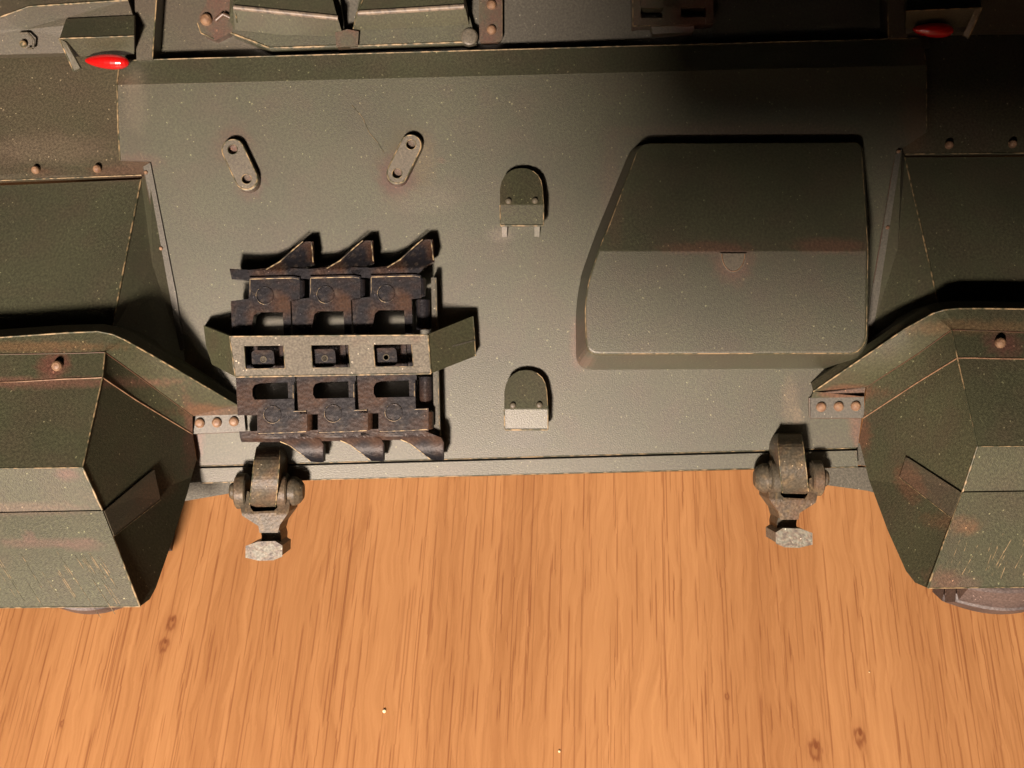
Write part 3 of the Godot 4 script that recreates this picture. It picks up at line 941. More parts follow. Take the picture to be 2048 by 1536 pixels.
func mudguards(t: Node3D):
	var left := {
		"h": [V(-60.44,3.65,10),V(-46.75,4.25,10),V(-40.81,4.66,10),V(-37.8,4.79,10),V(-36.47,4.52,9.9),V(-35.54,4.04,9.4),V(-33.81,2.8,7.6),V(-27.2,-2.08,1.25)],
		"o": [V(-61.59,4.47,8),V(-47.64,5.07,8),V(-41.59,5.49,8),V(-38.1,5.58,8),V(-36.69,5.31,7.9),V(-35.65,4.82,7.4),V(-33.82,3.52,5.75),V(-27.14,-1.4,0.25)],
		"i": [V(-60.04,2.36,10.7),V(-46.44,2.68,10.7),V(-40.54,2.77,10.7),V(-38.73,2.81,10.7),V(-37.59,2.86,10.7),V(-36.91,2.86,10.7),V(-34.77,0.61,7.5),V(-31.45,-3.15,1.8)],
		"e": [V(-59.29,-0.31,12),V(-45.86,0.09,12),V(-40.04,0.45,12),V(-38.47,0.49,12),V(-37.35,0.54,12),V(-36.68,0.58,12),V(-34.92,-1.49,8.19),V(-31.68,-4.96,0.97)],
		"hinge": [V(-27.2,-2.08,1.25), V(-27.13,-3.03,0.7), V(-31.45,-3.15,1.8)],
		"main": [V(-59.29,-0.31,12),V(-36.68,0.58,12),V(-36.86,-7.17,16.32),V(-56.85,-7.38,16.25)],
		"low": [V(-56.85,-7.38,16.25),V(-36.86,-7.17,16.32),V(-35.64,-11.05,14.9),V(-57.62,-11.49,14.9)],
		"toe": [V(-57.51,-11.47,15.1),V(-35.57,-11.03,15.1),V(-32.22,-19.27,15.4),V(-57.33,-19.49,15.4)],
		"side": [V(-36.68,0.58,12),V(-34.92,-1.49,8.19),V(-31.68,-4.96,0.97),V(-31.26,-7.53,1.07),V(-31.41,-9.16,2.3),V(-35.64,-11.05,14.9),V(-36.86,-7.17,16.32)],
		"skirt": [V(-35.64,-11.05,14.9),V(-31.41,-9.16,2.3),V(-31.4,-10.5,3.7),V(-31.53,-14.49,8.21),V(-31.72,-18.13,12.54),V(-31.87,-18.93,13.76),V(-32.28,-19.31,15.2)],
		"inner": V(-0.42, -0.05, -0.3),
		"rib": [V(-35.64,-11.05,14.9),V(-33.72,-8.17,8.18),V(-33.56,-8.03,7.66),V(-32.91,-10.81,7.8),V(-34.75,-13.22,14.96)],
		"proud": V(0.2, 0.02, 0.12),
		"rivet": V(-40.94,1.62,11.4),
		"plate": [P(-31.76,-3.03),P(-26.69,-2.88),P(-26.54,-4.67),P(-31.61,-4.92)], "bolts": [V(-31.01,-3.88,0.7), V(-29.32,-3.83,0.7), V(-27.63,-3.73,0.7)]}
	var right := {
		"h": [V(60.53,6.67,10),V(46.75,6.85,10),V(43.64,6.89,10),V(40.68,6.89,10),V(39.48,6.76,9.9),V(38.62,6.47,9.5),V(36.7,5.14,7.6),V(29.82,-0.74,1.25)],
		"o": [V(61.69,7.44,8),V(47.64,7.63,8),V(44.01,7.72,8),V(40.99,7.72,8),V(39.67,7.59,7.9),V(38.74,7.2,7.4),V(36.72,5.79,5.75),V(29.84,0.1,0.25)],
		"i": [V(60.13,4.53,10.7),V(46.44,4.67,10.7),V(43.35,4.81,10.7),V(41.77,4.85,10.7),V(40.63,4.9,10.7),V(39.86,4.9,10.7),V(37.91,2.8,7.5),V(34.9,-0.3,1.8)],
		"e": [V(59.38,2.06,12),V(45.86,2.24,12),V(42.81,2.28,12),V(41.47,2.33,12),V(40.57,2.33,12),V(39.9,2.33,12),V(37.88,0.14,7.57),V(34.84,-3.37,1)],
		"hinge": [V(29.82,-0.74,1.25), V(29.72,-1.39,0.7), V(34.9,-1.28,1.8)],
		"main": [V(59.38,2.06,12),V(39.9,2.33,12),V(40.16,-5.39,15.78),V(57.28,-5.27,15.65)],
		"low": [V(57.28,-5.27,15.65),V(40.16,-5.39,15.78),V(39.21,-9.44,14.9),V(57.71,-9.18,14.9)],
		"toe": [V(57.59,-9.16,15.1),V(39.13,-9.43,15.1),V(35.99,-17.67,15.4),V(57.42,-17.49,15.4)],
		"side": [V(39.9,2.33,12),V(37.88,0.14,7.57),V(34.84,-3.37,1),V(34.45,-5.56,0.83),V(34.74,-9.34,3.1),V(39.21,-9.44,14.9),V(40.16,-5.39,15.78)],
		"skirt": [V(39.21,-9.44,14.9),V(34.74,-9.34,3.1),V(34.94,-13.58,8.01),V(35.25,-16.73,12.1),V(35.53,-17.5,13.61),V(36.06,-17.7,15.2)],
		"inner": V(0.42, 0.02, -0.3),
		"rib": [V(39.21,-9.44,14.9),V(37.05,-6.96,8.22),V(36.88,-6.85,7.75),V(36.43,-8.76,7.31),V(38.35,-11.62,14.89)],
		"proud": V(-0.2, 0.02, 0.12),
		"rivet": V(43.98,3.7,11.35),
		"plate": [P(29.72,-1.39),P(34.94,-1.29),P(34.99,-3.33),P(29.77,-3.33)], "bolts": [V(30.71,-2.29,0.7), V(32.45,-2.24,0.7), V(34.14,-2.19,0.7)]}
	for d in [left, right]:
		var s := Shape.new(self, 0, 0.4)
		# rim: outer lip, rolled edge, flat flange, band
		var skirt := []
		for p in d.o: skirt.append(p + V(0, 0, -6.0 if p.z > 6 else -2.0))
		s.strip(d.o, skirt)
		s.strip(d.o, d.h)
		s.strip(d.h, d.i)
		s.strip(d.i, d.e)
		s.tri(d.hinge[0], d.hinge[1], d.hinge[2])
		s.quad(d.main[0], d.main[1], d.main[2], d.main[3])
		s.quad(d.low[0], d.low[1], d.low[2], d.low[3])
		s.quad(d.toe[0], d.toe[1], d.toe[2], d.toe[3])
		s.quad(d.low[3], d.low[2], d.toe[1], d.toe[0])
		s.slab(d.side, d.inner)
		s.slab(d.skirt, d.inner)
		# lower lip thickness
		s.quad(d.toe[3], d.toe[2], d.toe[2] + V(0, 0.1, -0.5), d.toe[3] + V(0, 0.1, -0.5))
		s.worn(d.h, 0.07)
		s.worn([d.main[1], d.main[2]], 0.06)
		s.worn([d.main[2], d.low[2]], 0.085)
		s.worn([d.low[2], d.toe[2]], 0.085)
		s.worn([d.main[3], d.main[2]], 0.035)
		s.worn([d.toe[3], d.toe[2]], 0.045)
		s.worn([d.i[5], d.e[5]], 0.06)
		s.streak(d.e, 0.075, 6)
		s.streak(d.i, 0.06, 2)
		rng.seed = 40 + int(d.rivet.x)
		var run: Vector3 = (d.toe[2] - d.toe[1])
		var out: Vector3 = (d.toe[0] - d.toe[1]).normalized()
		for k in 34:                           # fine scratches above the lower lip
			var a: Vector3 = d.toe[1] + run * rng.randf_range(0.38, 0.75) + out * (rng.randf_range(1.0, 9.0) if rng.randf() < 0.75 else rng.randf_range(9.0, 14.0))
			var b: Vector3 = a + run.normalized().lerp(out * (1.0 if d == left else -1.0), -0.32 if d == left else 0.12) * rng.randf_range(0.6, 2.6)
			if d == right: b = a + (run.normalized() + out * rng.randf_range(-0.25, 0.05)) * rng.randf_range(0.6, 2.6)
			s.worn([a, b], rng.randf_range(0.012, 0.028))
		var m := part("mudguard", s, matt, t)
		s = Shape.new(self, 1, 0.4)
		var lifted := []
		for p in d.rib: lifted.append(p + d.proud)
		s.slab(lifted, -d.proud * 1.2)
		s.worn([lifted[4], lifted[3]], 0.035)
		part("side_rib", s, paint, m)
		rivet(d.rivet, 0.5, 0.5, m)
		s = Shape.new(self, 9, 0.4)
		s.extrude(d.plate, 0.0, 0.7, 0.1)
		s.kind = 2
		var e := []
		for p in d.plate: e.append(Vector3(p.x, p.y, 0.1))
		s.tube([e[0], e[1], e[2], e[3], e[0]], 0.12, 6)
		var hp := part("hinge_plate", s, paint, m)
		for q in d.bolts: rivet(q, 0.5, 0.42, hp, 6)

func tracks(t: Node3D):                       # the run of shoes round each front wheel, just showing under the mudguards
	var inv := FRAME.affine_inverse()
	for sd in [-1.0, 1.0]:
		for i in 7:
			var s := Shape.new(self, 5, 2.0)
			var a0 := deg_to_rad(-84.0 + i * 21.0)
			var half := 4.2 if sd < 0 else 5.2
			var um := -43.0 if sd < 0 else 49.9
			var rings := []
			for st in [[0.0, 0.0], [0.9, 0.0], [1.0, 0.0], [17.0, 0.0], [18.0, 0.0], [19.5, 0.0]]:
				var ring := []
				for j in 13:
					var x: float = lerpf(-half, half, j / 12.0)
					var skew: float = x * 1.2 * sd
					var up: float = 0.0 if st[0] < 0.95 or st[0] > 17.5 else 0.25
					var rad: float = 10.05 + up + 1.3 * cos(x / half * 1.45) - 0.4
					if st[0] == 0.0 or st[0] == 19.5: rad -= 0.5
					var ang: float = a0 + deg_to_rad(st[0] + skew)
					var pw := Vector3(um + x, 13.0 + sin(ang) * rad, 8.65 + cos(ang) * rad)
					ring.append((inv * (pw * 0.001)) * 1000.0)
				rings.append(ring)
			s.loft(rings, false)
			for j in [0, 12]:                    # the shoe's ends
				var rim := []
				var root := []
				for k in rings.size():
					var ang: float = a0 + deg_to_rad([0.0, 0.9, 1.0, 17.0, 18.0, 19.5][k])
					rim.append(rings[k][j])
					root.append((inv * (Vector3(um + lerpf(-half, half, j / 12.0), 13.0 + sin(ang) * 7.0, 8.65 + cos(ang) * 7.0) * 0.001)) * 1000.0)
				s.strip(rim, root)
			part("track_shoe", s, iron, t)
		var w := Shape.new(self, 5, 3.0)
		var c := (inv * (Vector3(-43.0 if sd < 0 else 49.9, 13.0, 8.65) * 0.001)) * 1000.0
		w.lathe(c - V(3.5, 0, 0), V(1, 0, 0), [[0.0, 0.0], [8.9, 0.0], [9.2, 1.0], [9.2, 6.0], [8.9, 7.0], [0.0, 7.0]], 32)
		part("front_wheel", w, iron, t)
		# the lower run lying on the table, and the return run, one belt behind the wheel
		var b := Shape.new(self, 5, 6.0)
		for yy in [[0.0, 2.0], [22.0, 24.0]]:
			var pts := []
			for q in [Vector3(-4.4, yy[1], 8.6), Vector3(4.4, yy[1], 8.6), Vector3(4.4, yy[1], -60), Vector3(-4.4, yy[1], -60)]:
				pts.append((inv * ((q + Vector3(-43.0 if sd < 0 else 49.9, 0, 0)) * 0.001)) * 1000.0)
			b.slab(pts, FRAME.basis.inverse() * Vector3(0, -2.0, 0))
		part("track_belt", b, iron, t)

func roof(t: Node3D):
	var s: Shape
	s = Shape.new(self, 1, 0.6)
	s.extrude([P(-39.49,52.79),P(39.85,54.84),P(42.93,34.56),P(-40.46,32.5)], -4.5, -3.1, 0.05)
	part("roof_plate", s, paint, t)
	# side strips that close the roof off
	for e in [[[P(-38.2,48.65),P(-35.08,48.65),P(-36.14,32.67),P(-37.7,32.57)], [V(-35.08,48.15,-0.6),V(-36.14,32.77,-0.6)]], [[P(37.49,48.65),P(40.11,48.65),P(39.76,34.98),P(37.85,34.88)], [V(37.39,48.15,-0.6),V(37.85,34.98,-0.6)]]]:
		s = Shape.new(self, 1, 0.6)
		s.extrude(e[0], -3.1, -0.6, 0.08)
		s.worn(e[1], 0.06)
		part("roof_side_strip", s, paint, t)
	# stowage bins on the fenders, at both top corners
	s = Shape.new(self, 1, 0.5)
	s.slab([V(-66.14,35.27,0.1),V(-51.16,36.67,0.1),V(-48.26,37.72,0.1),V(-38.37,38.37,0.1),V(-37.77,36.47,0.1),V(-37.93,33.52,-0.4),V(-45.11,33.22,-0.4),V(-66.43,32.61,-0.4)], V(0, 0, -1.2))
	s.slab([V(-66.14,35.37,0.1),V(-67.93,47.61,-3),V(-38.17,49.66,-3),V(-38.37,38.42,0.1),V(-48.26,37.77,0.1),V(-51.16,36.72,0.1)], V(0, 0, -1.2))
	s.worn([V(-54.13,35.35,0.15),V(-51.13,36.65,0.15),V(-48.24,37.7,0.15),V(-38.35,38.35,0.15)], 0.08)
	var bin := part("stowage_bin", s, paint, t)
	s = Shape.new(self, 10, 0.3)
	s.tube([V(-49.11,35.04,0.2),V(-48.23,34.98,0.4),V(-47.61,34.27,0.45),V(-47.73,33.48,0.4),V(-48.36,33.52,0.1)], 0.12, 7)
	part("bin_hook", s, paint, bin)
	rivet(V(-48.85,34,0), 0.35, 0.4, bin, 3)
	s = Shape.new(self, 1, 0.6)
	s.slab([V(39.37,37.87,0.1),V(47.01,38.57,0.1),V(53.75,38.87,0.1),V(66.24,39.87,0.1),V(66.53,35.52,-0.4),V(48.47,35.42,-0.4),V(39.54,35.22,-0.4)], V(0, 0, -1.2))
	part("stowage_bin", s, paint, t)
	# lamp guards with red side lamps
	var guards := [
		[[V(-44.44,36.37,0.4),V(-37.67,36.72,0.4),V(-37.08,34.13,2.2),V(-44.38,33.89,2.2)], [V(-44.38,33.89,2.2),V(-37.08,34.13,2.2),V(-37.96,33.14,-0.5),V(-44.54,32.84,-0.5)], [V(-44.43,33.89,2.2),V(-43.87,33.61,2),V(-43.31,31.68,-0.3),V(-43.96,31.38,-0.3)], V(-40.25,32.05,0.7), 2.25],
		[[V(46.64,39.26,0.4),V(39.41,38.86,0.4),V(38.65,36.59,2.2),V(46,36.93,2.2)], [V(46,36.93,2.2),V(38.65,36.59,2.2),V(39.57,35.55,-0.5),V(46.4,35.75,-0.5)], [V(46.1,36.93,2.2),V(45.49,36.75,2),V(45.17,34.99,-0.3),V(45.77,34.69,-0.3)], V(41.84,35.18,0.7), 2.0]]
	for g in guards:
		s = Shape.new(self, 0, 0.5)
		s.slab(g[0], V(0, 0.2, -0.4))
		s.slab(g[2], V(0.1, 0, -0.4))
		s.slab(g[1], V(0, 0.3, -0.3))
		s.worn([g[0][3], g[0][2]], 0.06)
		s.worn([g[2][0], g[2][3]], 0.07)
		var gd := part("lamp_guard", s, paint, t)
		s = Shape.new(self, 0, 0.5)
		var prof := []
		for i in 13:
			var a := PI * i / 12.0
			prof.append([sin(a) * 0.74 * (1.0 - 0.25 * cos(a)) + 0.0001, -cos(a) * g[4]])
		s.lathe(g[3], V(1, -0.06, 0.05), prof, 20)
		var lens := part("red_lens", s, red, gd)
		lens.set_meta("label", "small glossy red side lamp")
	# driver's hatch: two ridged flaps between hinges
	s = Shape.new(self, 0, 0.4)
	s.extrude([P(-27.94,44.79),P(-18.36,44.79),P(-17.15,36.82),P(-16.85,34.14),P(-24.41,33.84),P(-28.34,35.41),P(-28.04,37.83)], -3, -1.5, 0.1)
	s.strip([V(-27.78,37.39,0.5),V(-22.6,36.89,0.5),V(-17.32,36.34,0.5)], [V(-28.04,35.83,-1.4),V(-22.98,35.32,-1.4),V(-17.11,35.22,-1.4)])
	s.strip([V(-28.41,41.85,-1.25),V(-22.95,41.85,-1.25),V(-18.9,41.85,-1.25)], [V(-27.78,37.59,0.5),V(-22.6,37.14,0.5),V(-17.42,36.59,0.5)])
	s.fan([V(-27.78,37.59,0.5),V(-28.04,35.83,-1.4),V(-28.67,36.87,-1.5),V(-28.41,41.85,-1.25)])
	s.fan([V(-17.42,36.59,0.5),V(-17.11,35.22,-1.4),V(-17.63,36.87,-1.5),V(-18.9,41.85,-1.25)])
	s.streak([V(-27.69,37.5,0.45),V(-22.61,37,0.45),V(-17.33,36.46,0.45)], 0.28, 8)
	s.worn([V(-28.47,35.56,-1.5),V(-26.54,34.85,-1.5),V(-24.52,34.04,-1.5),V(-16.92,34.29,-1.5)], 0.09)
	s.worn([V(-27.78,37.59,0.5),V(-27.6,36.9,0),V(-27.67,36.37,-0.7)], 0.06)
	part("hatch_flap", s, paint, t)
	s = Shape.new(self, 0, 0.4)
	s.extrude([P(-14.58,44.79),P(-4.99,44.79),P(-4.49,37.73),P(-3.63,34.5),P(-16.34,34.09),P(-16.04,35.71),P(-15.74,37.22)], -3, -1.5, 0.1)
	s.strip([V(-15.43,36.84,0.5),V(-10.16,37.14,0.5),V(-4.68,37.49,0.5)], [V(-16.09,35.73,-1.4),V(-10.32,36.08,-1.4),V(-4.35,36.34,-1.4)])
	s.strip([V(-14.61,41.85,-1.25),V(-10.31,41.85,-1.25),V(-5.16,41.85,-1.25)], [V(-15.43,37.04,0.5),V(-10.16,37.34,0.5),V(-4.78,37.69,0.5)])
	s.fan([V(-15.43,37.04,0.5),V(-16.09,35.73,-1.4),V(-15.8,37.38,-1.5),V(-14.61,41.85,-1.25)])
	s.fan([V(-4.78,37.69,0.5),V(-4.35,36.34,-1.4),V(-4.46,37.89,-1.5),V(-5.16,41.85,-1.25)])
	s.streak([V(-15.34,36.95,0.45),V(-10.16,37.25,0.45),V(-4.78,37.6,0.45)], 0.28, 8)
	s.worn([V(-16.41,34.24,-1.5),V(-10.33,34.44,-1.5),V(-4.76,34.65,-1.5)], 0.08)
	s.worn([V(-16.41,34.24,-1.5),V(-16.1,35.85,-1.45),V(-15.43,36.94,0.5),V(-14.7,38.9,0)], 0.06)
	s.kind = 10
	s.lathe(V(-4.31,35.11,-1.7), V(0, 0, 1), [[0.85, -0.5], [0.85, 0.5], [0.7, 0.62], [0.0, 0.65]], 20)
	part("hatch_flap", s, paint, t)
	# left hinge, rusty, with one bolt
	s = Shape.new(self, 2, 0.4)
	s.extrude([P(-30.44,42.01),P(-28.11,42.01),P(-28.31,37.95),P(-27.7,36.43),P(-28.87,35.62),P(-30.14,35.01),P(-31.26,35.42),P(-31.97,36.53),P(-31.66,37.65),P(-31.05,38.46)], -3.1, -1.9, 0.15)
	s.tube([V(-30.04,36.94,-1.7),V(-29.28,37.48,-1.5),V(-28.49,37.11,-1.6),V(-27.91,36.33,-1.7)], 0.25, 6)
	s.worn([V(-31.97,36.7,-1.9),V(-31.61,35.68,-1.9),V(-30.29,35.07,-1.9)], 0.06)
	var hinge := part("hatch_hinge", s, paint, t)
	rivet(V(-31.05,37,-1.9), 0.62, 0.7, hinge)
	s = Shape.new(self, 2, 0.4)
	s.extrude([P(-17.74,35.37),P(-16.63,35.68),P(-15.52,35.48),P(-15.62,34.11),P(-17.64,34.01)], -3, -0.9, 0.15)
	part("hatch_hinge", s, paint, t)
	s = Shape.new(self, 2, 0.4)
	s.extrude(rounded([P(-3.35,42.01),P(-1.07,42.01),P(-1.01,34.81),P(-3.25,34.71)], [0.2, 0.2, 0.6, 0.3]), -3.1, -1.9, 0.12)
	s.worn([V(-1.02,41.09,-1.95),V(-1.02,35.49,-1.95),V(-1.53,34.88,-1.95),V(-3.15,34.78,-1.95)], 0.05)
	var hr := part("hatch_hinge", s, paint, t)
	for q in [V(-2.08,38.53,-1.9), V(-2.08,35.98,-1.9)]: rivet(q, 0.5, 0.45, hr)
	# sight block in the shade at the right
	s = Shape.new(self, 2, 0.4)
	for b in [[V(12.1,41.76,-1),V(12.91,41.76,-1),V(13.01,36.21,-1),V(12.21,36.06,-1)], [V(19.47,41.76,-1),V(20.22,41.76,-1),V(20.33,36.41,-1),V(19.57,36.31,-1)], [V(13.01,36.92,-1),V(19.52,37.02,-1),V(19.52,36.31,-1),V(13.01,36.16,-1)], [V(15.23,41.76,-1),V(17.05,41.76,-1),V(17.05,36.92,-1),V(15.23,36.87,-1)], [V(13.01,41.76,-1),V(19.52,41.76,-1),V(19.52,38.03,-1),V(13.01,37.93,-1)]]:
		s.slab(b, V(0, 0, -1.6))
	s.slab([V(14.08,36.32,-1.5),V(18.54,36.47,-1.5),V(18.37,35.72,-1.7),V(14.31,35.52,-1.7)], V(0, 0, -1.2))
	s.worn([V(12.15,40.75,-1),V(12.21,36.11,-1),V(13.92,36.16,-1)], 0.05)
	part("sight_block", s, paint, t)

# ---------------------------------------------------------------- things carried by the tank
func track_links():
	var words := ["leftmost", "middle", "rightmost"]
	var notes := ["leftmost of three dark spare track links, beside the left mudguard's hinge", "middle one of three dark spare track links held by the slotted strap", "rightmost of three dark spare track links, beside the two spring clips"]
	var proto: Node3D
	for i in 3:
		if i == 0:
			proto = thing("track_link", V(-24.27,3.34,2), notes[0], "track link", "spare track links under the strap")
			link_parts(proto)
		else:
			var o := proto.duplicate() as Node3D
			o.name = numbered("track_link")
			add_child(o)
			o.position = proto.position + FRAME.basis * (V(5.875, 0.10, 0.0) * 0.001 * i)
			tag(o, notes[i], "track link", "spare track links under the strap")
			if i == 2:                           # the loose pin lying at the open right end of the last link
				for run in [[V(-8.77,8.37,1.7),V(-8.72,5.32,1.7)], [V(-8.52,0.79,1.7),V(-8.47,-1.87,1.7)]]:
					var s := Shape.new(self, 4, 0.4)
					var len: float = run[0].distance_to(run[1])
					s.lathe(run[0], run[1] - run[0], [[0.0, 0.0], [0.62, 0.02], [0.72, 0.12], [0.72, len - 0.12], [0.62, len - 0.02], [0.0, len]], 18)
					part("link_pin", s, steel, o)

func link_parts(t: Node3D):
	var s := Shape.new(self, 4, 0.45)
	# upper half of the body with its two legs
	s.extrude([P(-25.38,10.22),P(-21.26,10.32),P(-20.68,10.22),P(-20.68,8.23),P(-21.6,8.14),P(-21.51,4.84),P(-21.99,4.84),P(-22.09,7.07),P(-24.7,7.07),P(-25.14,6.68),P(-25.48,4.84),P(-26.98,4.84),P(-27.12,7.94),P(-25.38,8.14)], 1.7, 3.6, 0.24)
	# legs through the middle and the lower frame
	s.extrude([P(-27.05,5.25),P(-25.54,5.25),P(-25.3,0.39),P(-26.76,0.39)], 1.5, 3.1, 0.1)
	s.extrude([P(-22.09,5.25),P(-21.6,5.25),P(-21.26,0.39),P(-21.7,0.39)], 1.5, 3.1, 0.1)
	s.extrude([P(-26.64,0.77),P(-21.12,0.97),P(-21.12,0.29),P(-24.41,0.19),P(-25.04,0),P(-25.28,-0.48),P(-25.28,-1.16),P(-24.99,-1.65),P(-21.26,-1.55),P(-21.17,-2.71),P(-19.96,-2.66),P(-19.96,-4.65),P(-21.75,-4.75),P(-24.56,-4.84),P(-24.56,-2.91),P(-26.45,-2.91)], 1.7, 3.6, 0.24)
	s.extrude([P(-21.72,0.63),P(-21.19,0.63),P(-21.14,-1.84),P(-21.62,-1.84)], 1.7, 3.5, 0.1)
	s.extrude([P(-26.66,0.48),P(-26.08,0.48),P(-25.98,-2.13),P(-26.52,-2.13)], 1.7, 3.5, 0.1)
	s.streak([V(-24.71,7.07,3.55),V(-22.1,7.07,3.55)], 0.048, 11)
	s.streak([V(-21.51,8.04,3.55),V(-21.51,5.04,3.55)], 0.048, 11)
	s.streak([V(-21.22,-0.1,3.55),V(-21.18,-2.62,3.55)], 0.042, 11)
	s.streak([V(-24.57,-3.1,3.55),V(-24.57,-4.75,3.55)], 0.036, 11)
	for rim in [[V(-25.39,8.14,3.55),V(-25.38,10.17,3.6),V(-21.26,10.27,3.6),V(-20.68,10.17,3.6)], [V(-27.04,7.95,3.55),V(-25.39,8.09,3.55)], [V(-25.54,5.04,3.55),V(-25.15,6.64,3.55),V(-24.71,7.03,3.55)], [V(-27.04,7.85,3.55),V(-26.89,5.04,3.55)], [V(-26.54,0.68,3.6),V(-21.12,0.92,3.6)], [V(-25.25,0,3.55),V(-25.29,-1.16,3.55),V(-24.96,-1.6,3.55),V(-21.27,-1.5,3.55)], [V(-21.21,-2.66,3.6),V(-19.96,-2.62,3.6)], [V(-24.56,-4.8,3.6),V(-21.75,-4.7,3.6),V(-19.96,-4.6,3.6)], [V(-26.46,0.39,3.55),V(-26.46,-2.81,3.55),V(-24.62,-2.91,3.55)]]:
		s.streak(rim, 0.041, 11)
	part("link_body", s, steel, t)
	# rounded knuckles at the right
	for e in [[V(-20.81,10.19,2.9),V(-20.81,8.29,2.9)], [V(-20.08,-2.78,2.9),V(-20.08,-4.63,2.9)]]:
		s = Shape.new(self, 4, 0.4)
		var len: float = e[0].distance_to(e[1])
		s.lathe(e[0], e[1] - e[0], [[0.0, 0.0], [0.55, 0.02], [0.68, 0.16], [0.68, len - 0.16], [0.55, len - 0.02], [0.0, len]], 18)
		part("knuckle", s, steel, t)
	# swept horns at both ends
	var yu: float = V(-49.86,11.1,3).y
	s = Shape.new(self, 4, 0.35)
	s.extrude([P(-27.37,11.15),P(-25.52,11.01),P(-23.96,11.2),P(-22.59,11.93),P(-21.13,13.25),P(-20.26,13.93),P(-19.58,13.93),P(-19.38,11.78),P(-20.06,11.49),P(-20.65,10.76),P(-21.38,10.27),P(-23.57,10.08),P(-27.17,10.23)], 1.3, func(p: Vector2): var d := maxf(0.0, p.y - yu); return 3.3 - 0.95 * d + 0.18 * d * d, 0.12)
	s.streak([V(-23.89,11.12,3.3),V(-23.28,11.54,3),V(-22.66,11.96,2.7),V(-21.28,13.34,2.2),V(-20.51,13.98,2.15)], 0.066, 11)
	s.streak([V(-19.68,13.93,2.15),V(-19.55,12.89,2.3),V(-19.42,11.91,2.75)], 0.060, 11)
	part("link_horn", s, steel, t)
	var yl: float = V(-49.86,-5.26,3).y
	s = Shape.new(self, 4, 0.35)
	s.extrude([P(-26.44,-4.67),P(-24.69,-4.63),P(-21.86,-4.63),P(-20.16,-4.87),P(-18.7,-5.45),P(-18.46,-5.94),P(-18.46,-7.6),P(-19.58,-7.55),P(-20.65,-6.72),P(-21.62,-5.99),P(-22.59,-5.6),P(-26.3,-5.6)], 1.1, func(p: Vector2): var d := maxf(0.0, yl - p.y); return 3.3 - 1.05 * d + 0.33 * d * d, 0.12)
	s.streak([V(-22.59,-5.6,3),V(-21.69,-6.01,2.65),V(-20.79,-6.77,2.2),V(-19.81,-7.57,1.95)], 0.054, 11)
	s.streak([V(-18.52,-6.06,2.6),V(-18.6,-6.87,2.15),V(-18.63,-7.57,1.95)], 0.048, 11)
	part("link_horn", s, iron, t)
	# recessed centre block seen through the strap's windows
	s = Shape.new(self, 4, 0.3)
	s.extrude([P(-25.45,3.98),P(-22.15,4.08),P(-21.95,1.12),P(-25.3,1.02)], 1.5, 3.3, 0.1)
	s.extrude(rounded([P(-24.87,3.11),P(-22.95,3.16),P(-22.85,1.68),P(-24.77,1.58)], [0.3, 0.3, 0.3, 0.3], 4), 3, 4.8, 0.22)
	s.kind = 10
	s.lathe(V(-23.81,2.35,4.8), V(0, 0, 1), [[0.32, -0.1], [0.32, 0.07], [0.24, 0.07], [0.22, 0.0], [0.0, 0.0]], 14)
	part("centre_guide", s, steel, t)
	# round moulding marks
	for q in [V(-23.93,8.57,3.6), V(-23.2,-2.95,3.6)]:
		s = Shape.new(self, 4, 0.3)
		s.lathe(q, V(0, 0, 1), [[0.88, -0.05], [0.84, 0.11], [0.78, 0.11], [0.74, 0.01], [0.0, 0.02]], 24)
		var rim := []
		for i in 15: rim.append(q + V(cos(i * 0.36 + 0.6) * 0.86, sin(i * 0.36 + 0.6) * 0.86, 0.04))
		s.streak(rim, 0.02, 11)
		part("round_mark", s, steel, t)

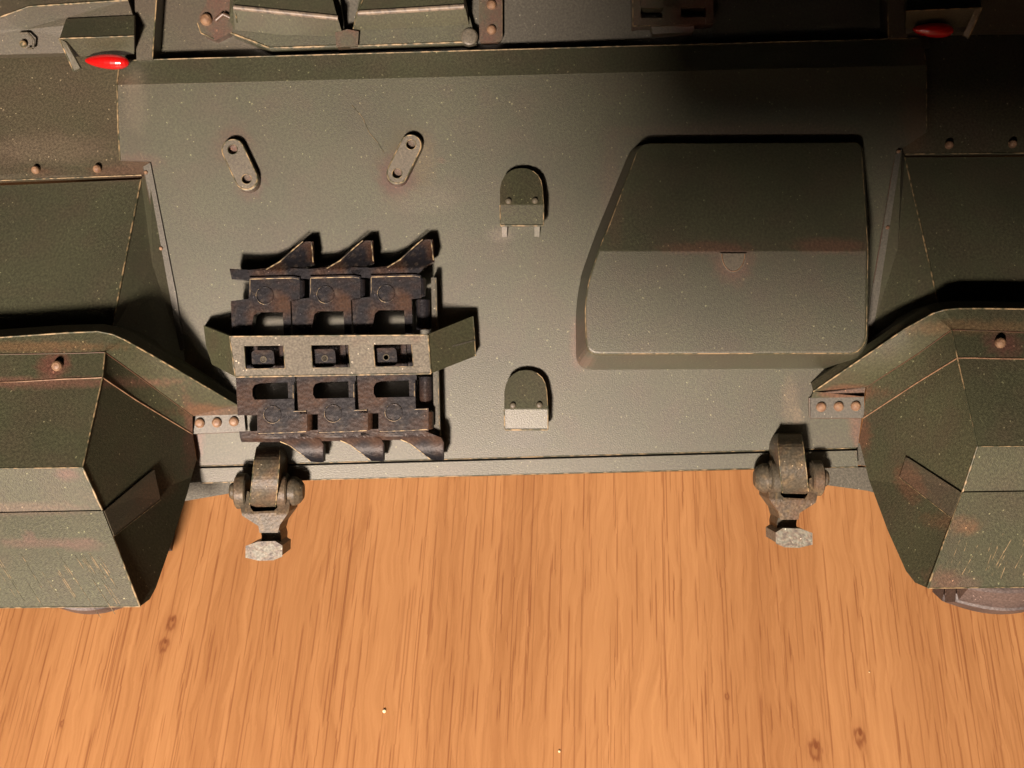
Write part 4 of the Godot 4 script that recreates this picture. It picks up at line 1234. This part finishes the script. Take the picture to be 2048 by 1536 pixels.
func shackle(sg: float, c: Vector3, label: String):
	var t := thing("tow_shackle", c + V(0, 0, 1.5), label, "tow shackle", "tow shackles on the nose")
	var at := func(dx: float, dy: float, w: float) -> Vector3:   # offsets from the pin's centre, sg mirrors
		var k := 1.0 - w / 115.0
		return Vector3((c.x + dx * sg) * k, (c.y + dy) * k, w)
	var s := Shape.new(self, 7, 0.35)
	# two cheek rings round the pin
	for e in [[-2.75, -1.6], [1.45, 2.5]]:
		var a: Vector3 = at.call(e[0], 0.0, 1.9)
		var b: Vector3 = at.call(e[1], 0.0, 1.9)
		var len := a.distance_to(b)
		s.lathe(a, b - a, [[0.0, 0.0], [1.55, 0.0], [1.75, 0.14], [1.75, len - 0.14], [1.55, len], [0.0, len]], 28)
	# yoke
	var outline := []
	for q in [[-2.7, 0.2], [-1.65, -0.2], [-1.45, -1.7], [-1.1, -2.15], [1.05, -2.05], [1.4, -1.7], [1.5, -0.2], [2.5, 0.2], [2.42, -2.1], [1.5, -3.35], [1.3, -4.1], [-0.4, -4.1], [-0.5, -3.45], [-2.1, -2.4]]:
		var p: Vector3 = at.call(q[0], q[1], 3.2)
		outline.append(Vector2(p.x, p.y))
	var ym: float = at.call(0, -2.2, 3.2).y
	s.extrude(outline, -1.6, func(p: Vector2): return 3.3 - 0.10 * maxf(0.0, ym - p.y) - 0.3 * maxf(0.0, p.y - ym), 0.16)
	part("fork", s, iron, t)
	# neck and T-shaped end
	s = Shape.new(self, 7, 0.35)
	outline = []
	for q in [[-0.35, -3.6], [1.35, -3.6], [1.6, -4.6], [1.5, -6.4], [-0.4, -6.4], [-0.2, -4.6]]:
		var p: Vector3 = at.call(q[0], q[1], 0.9)
		outline.append(Vector2(p.x, p.y))
	s.extrude(outline, -3.0, 0.7, 0.15)
	part("neck", s, iron, t)
	s = Shape.new(self, 8, 0.25)
	outline = []
	for q in [[-1.75, -5.55], [-0.6, -5.15], [1.1, -5.1], [1.75, -5.5], [1.72, -6.5], [0.9, -6.85], [-0.5, -6.9], [-1.78, -6.6]]:
		var p: Vector3 = at.call(q[0], q[1], 2.2)
		outline.append(Vector2(p.x, p.y))
	var yt: float = at.call(0, -6.0, 2.2).y
	s.extrude(outline, -2.6, func(p: Vector2): return 2.2 + 0.04 * (p.y - yt), 0.18)
	part("hammer_end", s, iron, t)
	# pin with its large domed head and small riveted end
	s = Shape.new(self, 7, 0.3)
	var h0: Vector3 = at.call(2.5, 0.0, 1.9)
	s.lathe(h0, V(sg, 0, 0), [[1.28, 0.0], [1.28, 0.25], [1.45, 0.3], [1.42, 0.7], [1.15, 1.15], [0.75, 1.45], [0.0, 1.5]], 22)
	var h1: Vector3 = at.call(-2.75, 0.0, 1.9)
	s.lathe(h1, V(-sg, 0, 0), [[0.85, 0.0], [0.85, 0.4], [0.65, 0.62], [0.0, 0.65]], 18)
	part("pin", s, iron, t)

func smartphone():                            # held flat over the model; it shades the right of the scene
	var t := thing("smartphone", V(0, 0, 116), "black smartphone held flat above the model", "smartphone")
	var s := Shape.new(self, 4, 200.0)
	var x0 := -24.6
	var x1 := 121.4
	var y0 := -56.4
	var y1 := 12.0
	s.extrude(rounded([P(x0, y0), P(x1, y0), P(x1, y1), P(x0, y1)], [9.0, 9.0, 9.0, 9.0], 8), 117.0, 124.5, 1.0)
	s.scan(rounded([P(x0, y0), P(x1, y0), P(x1, y1), P(x0, y1)], [9.0, 9.0, 9.0, 9.0], 8), func(_p): return 117.0)
	part("phone_body", s, dark, t)

func crumbs():
	var say := ["tiny pale crumb on the table below the left tow shackle", "tiny pale crumb at the lower middle edge of the picture on the table", "tiny bright crumb on the table below the right mudguard"]
	var spots := [Vector3(-13.534, 0, 26.645), Vector3(4.884, 0, 30.82), Vector3(38.385, 0, 22.54)]
	var m := StandardMaterial3D.new()
	m.albedo_color = Color(0.86, 0.78, 0.62); m.roughness = 0.9
	for i in 3:
		var s := Shape.new(self, 9, 10.0)
		var r: float = [0.17, 0.12, 0.08][i]
		s.lathe(Vector3.ZERO, V(0.3, 1, 0.5 - i * 0.4), [[0.0, 0.0], [r, 0.05], [r * 1.1, r], [0.0, r * 1.6]], 7)
		var o := MeshInstance3D.new()
		o.name = numbered("crumb")
		o.mesh = s.mesh(m)
		o.position = spots[i] * 0.001
		add_child(o)
		tag(o, say[i], "crumb")
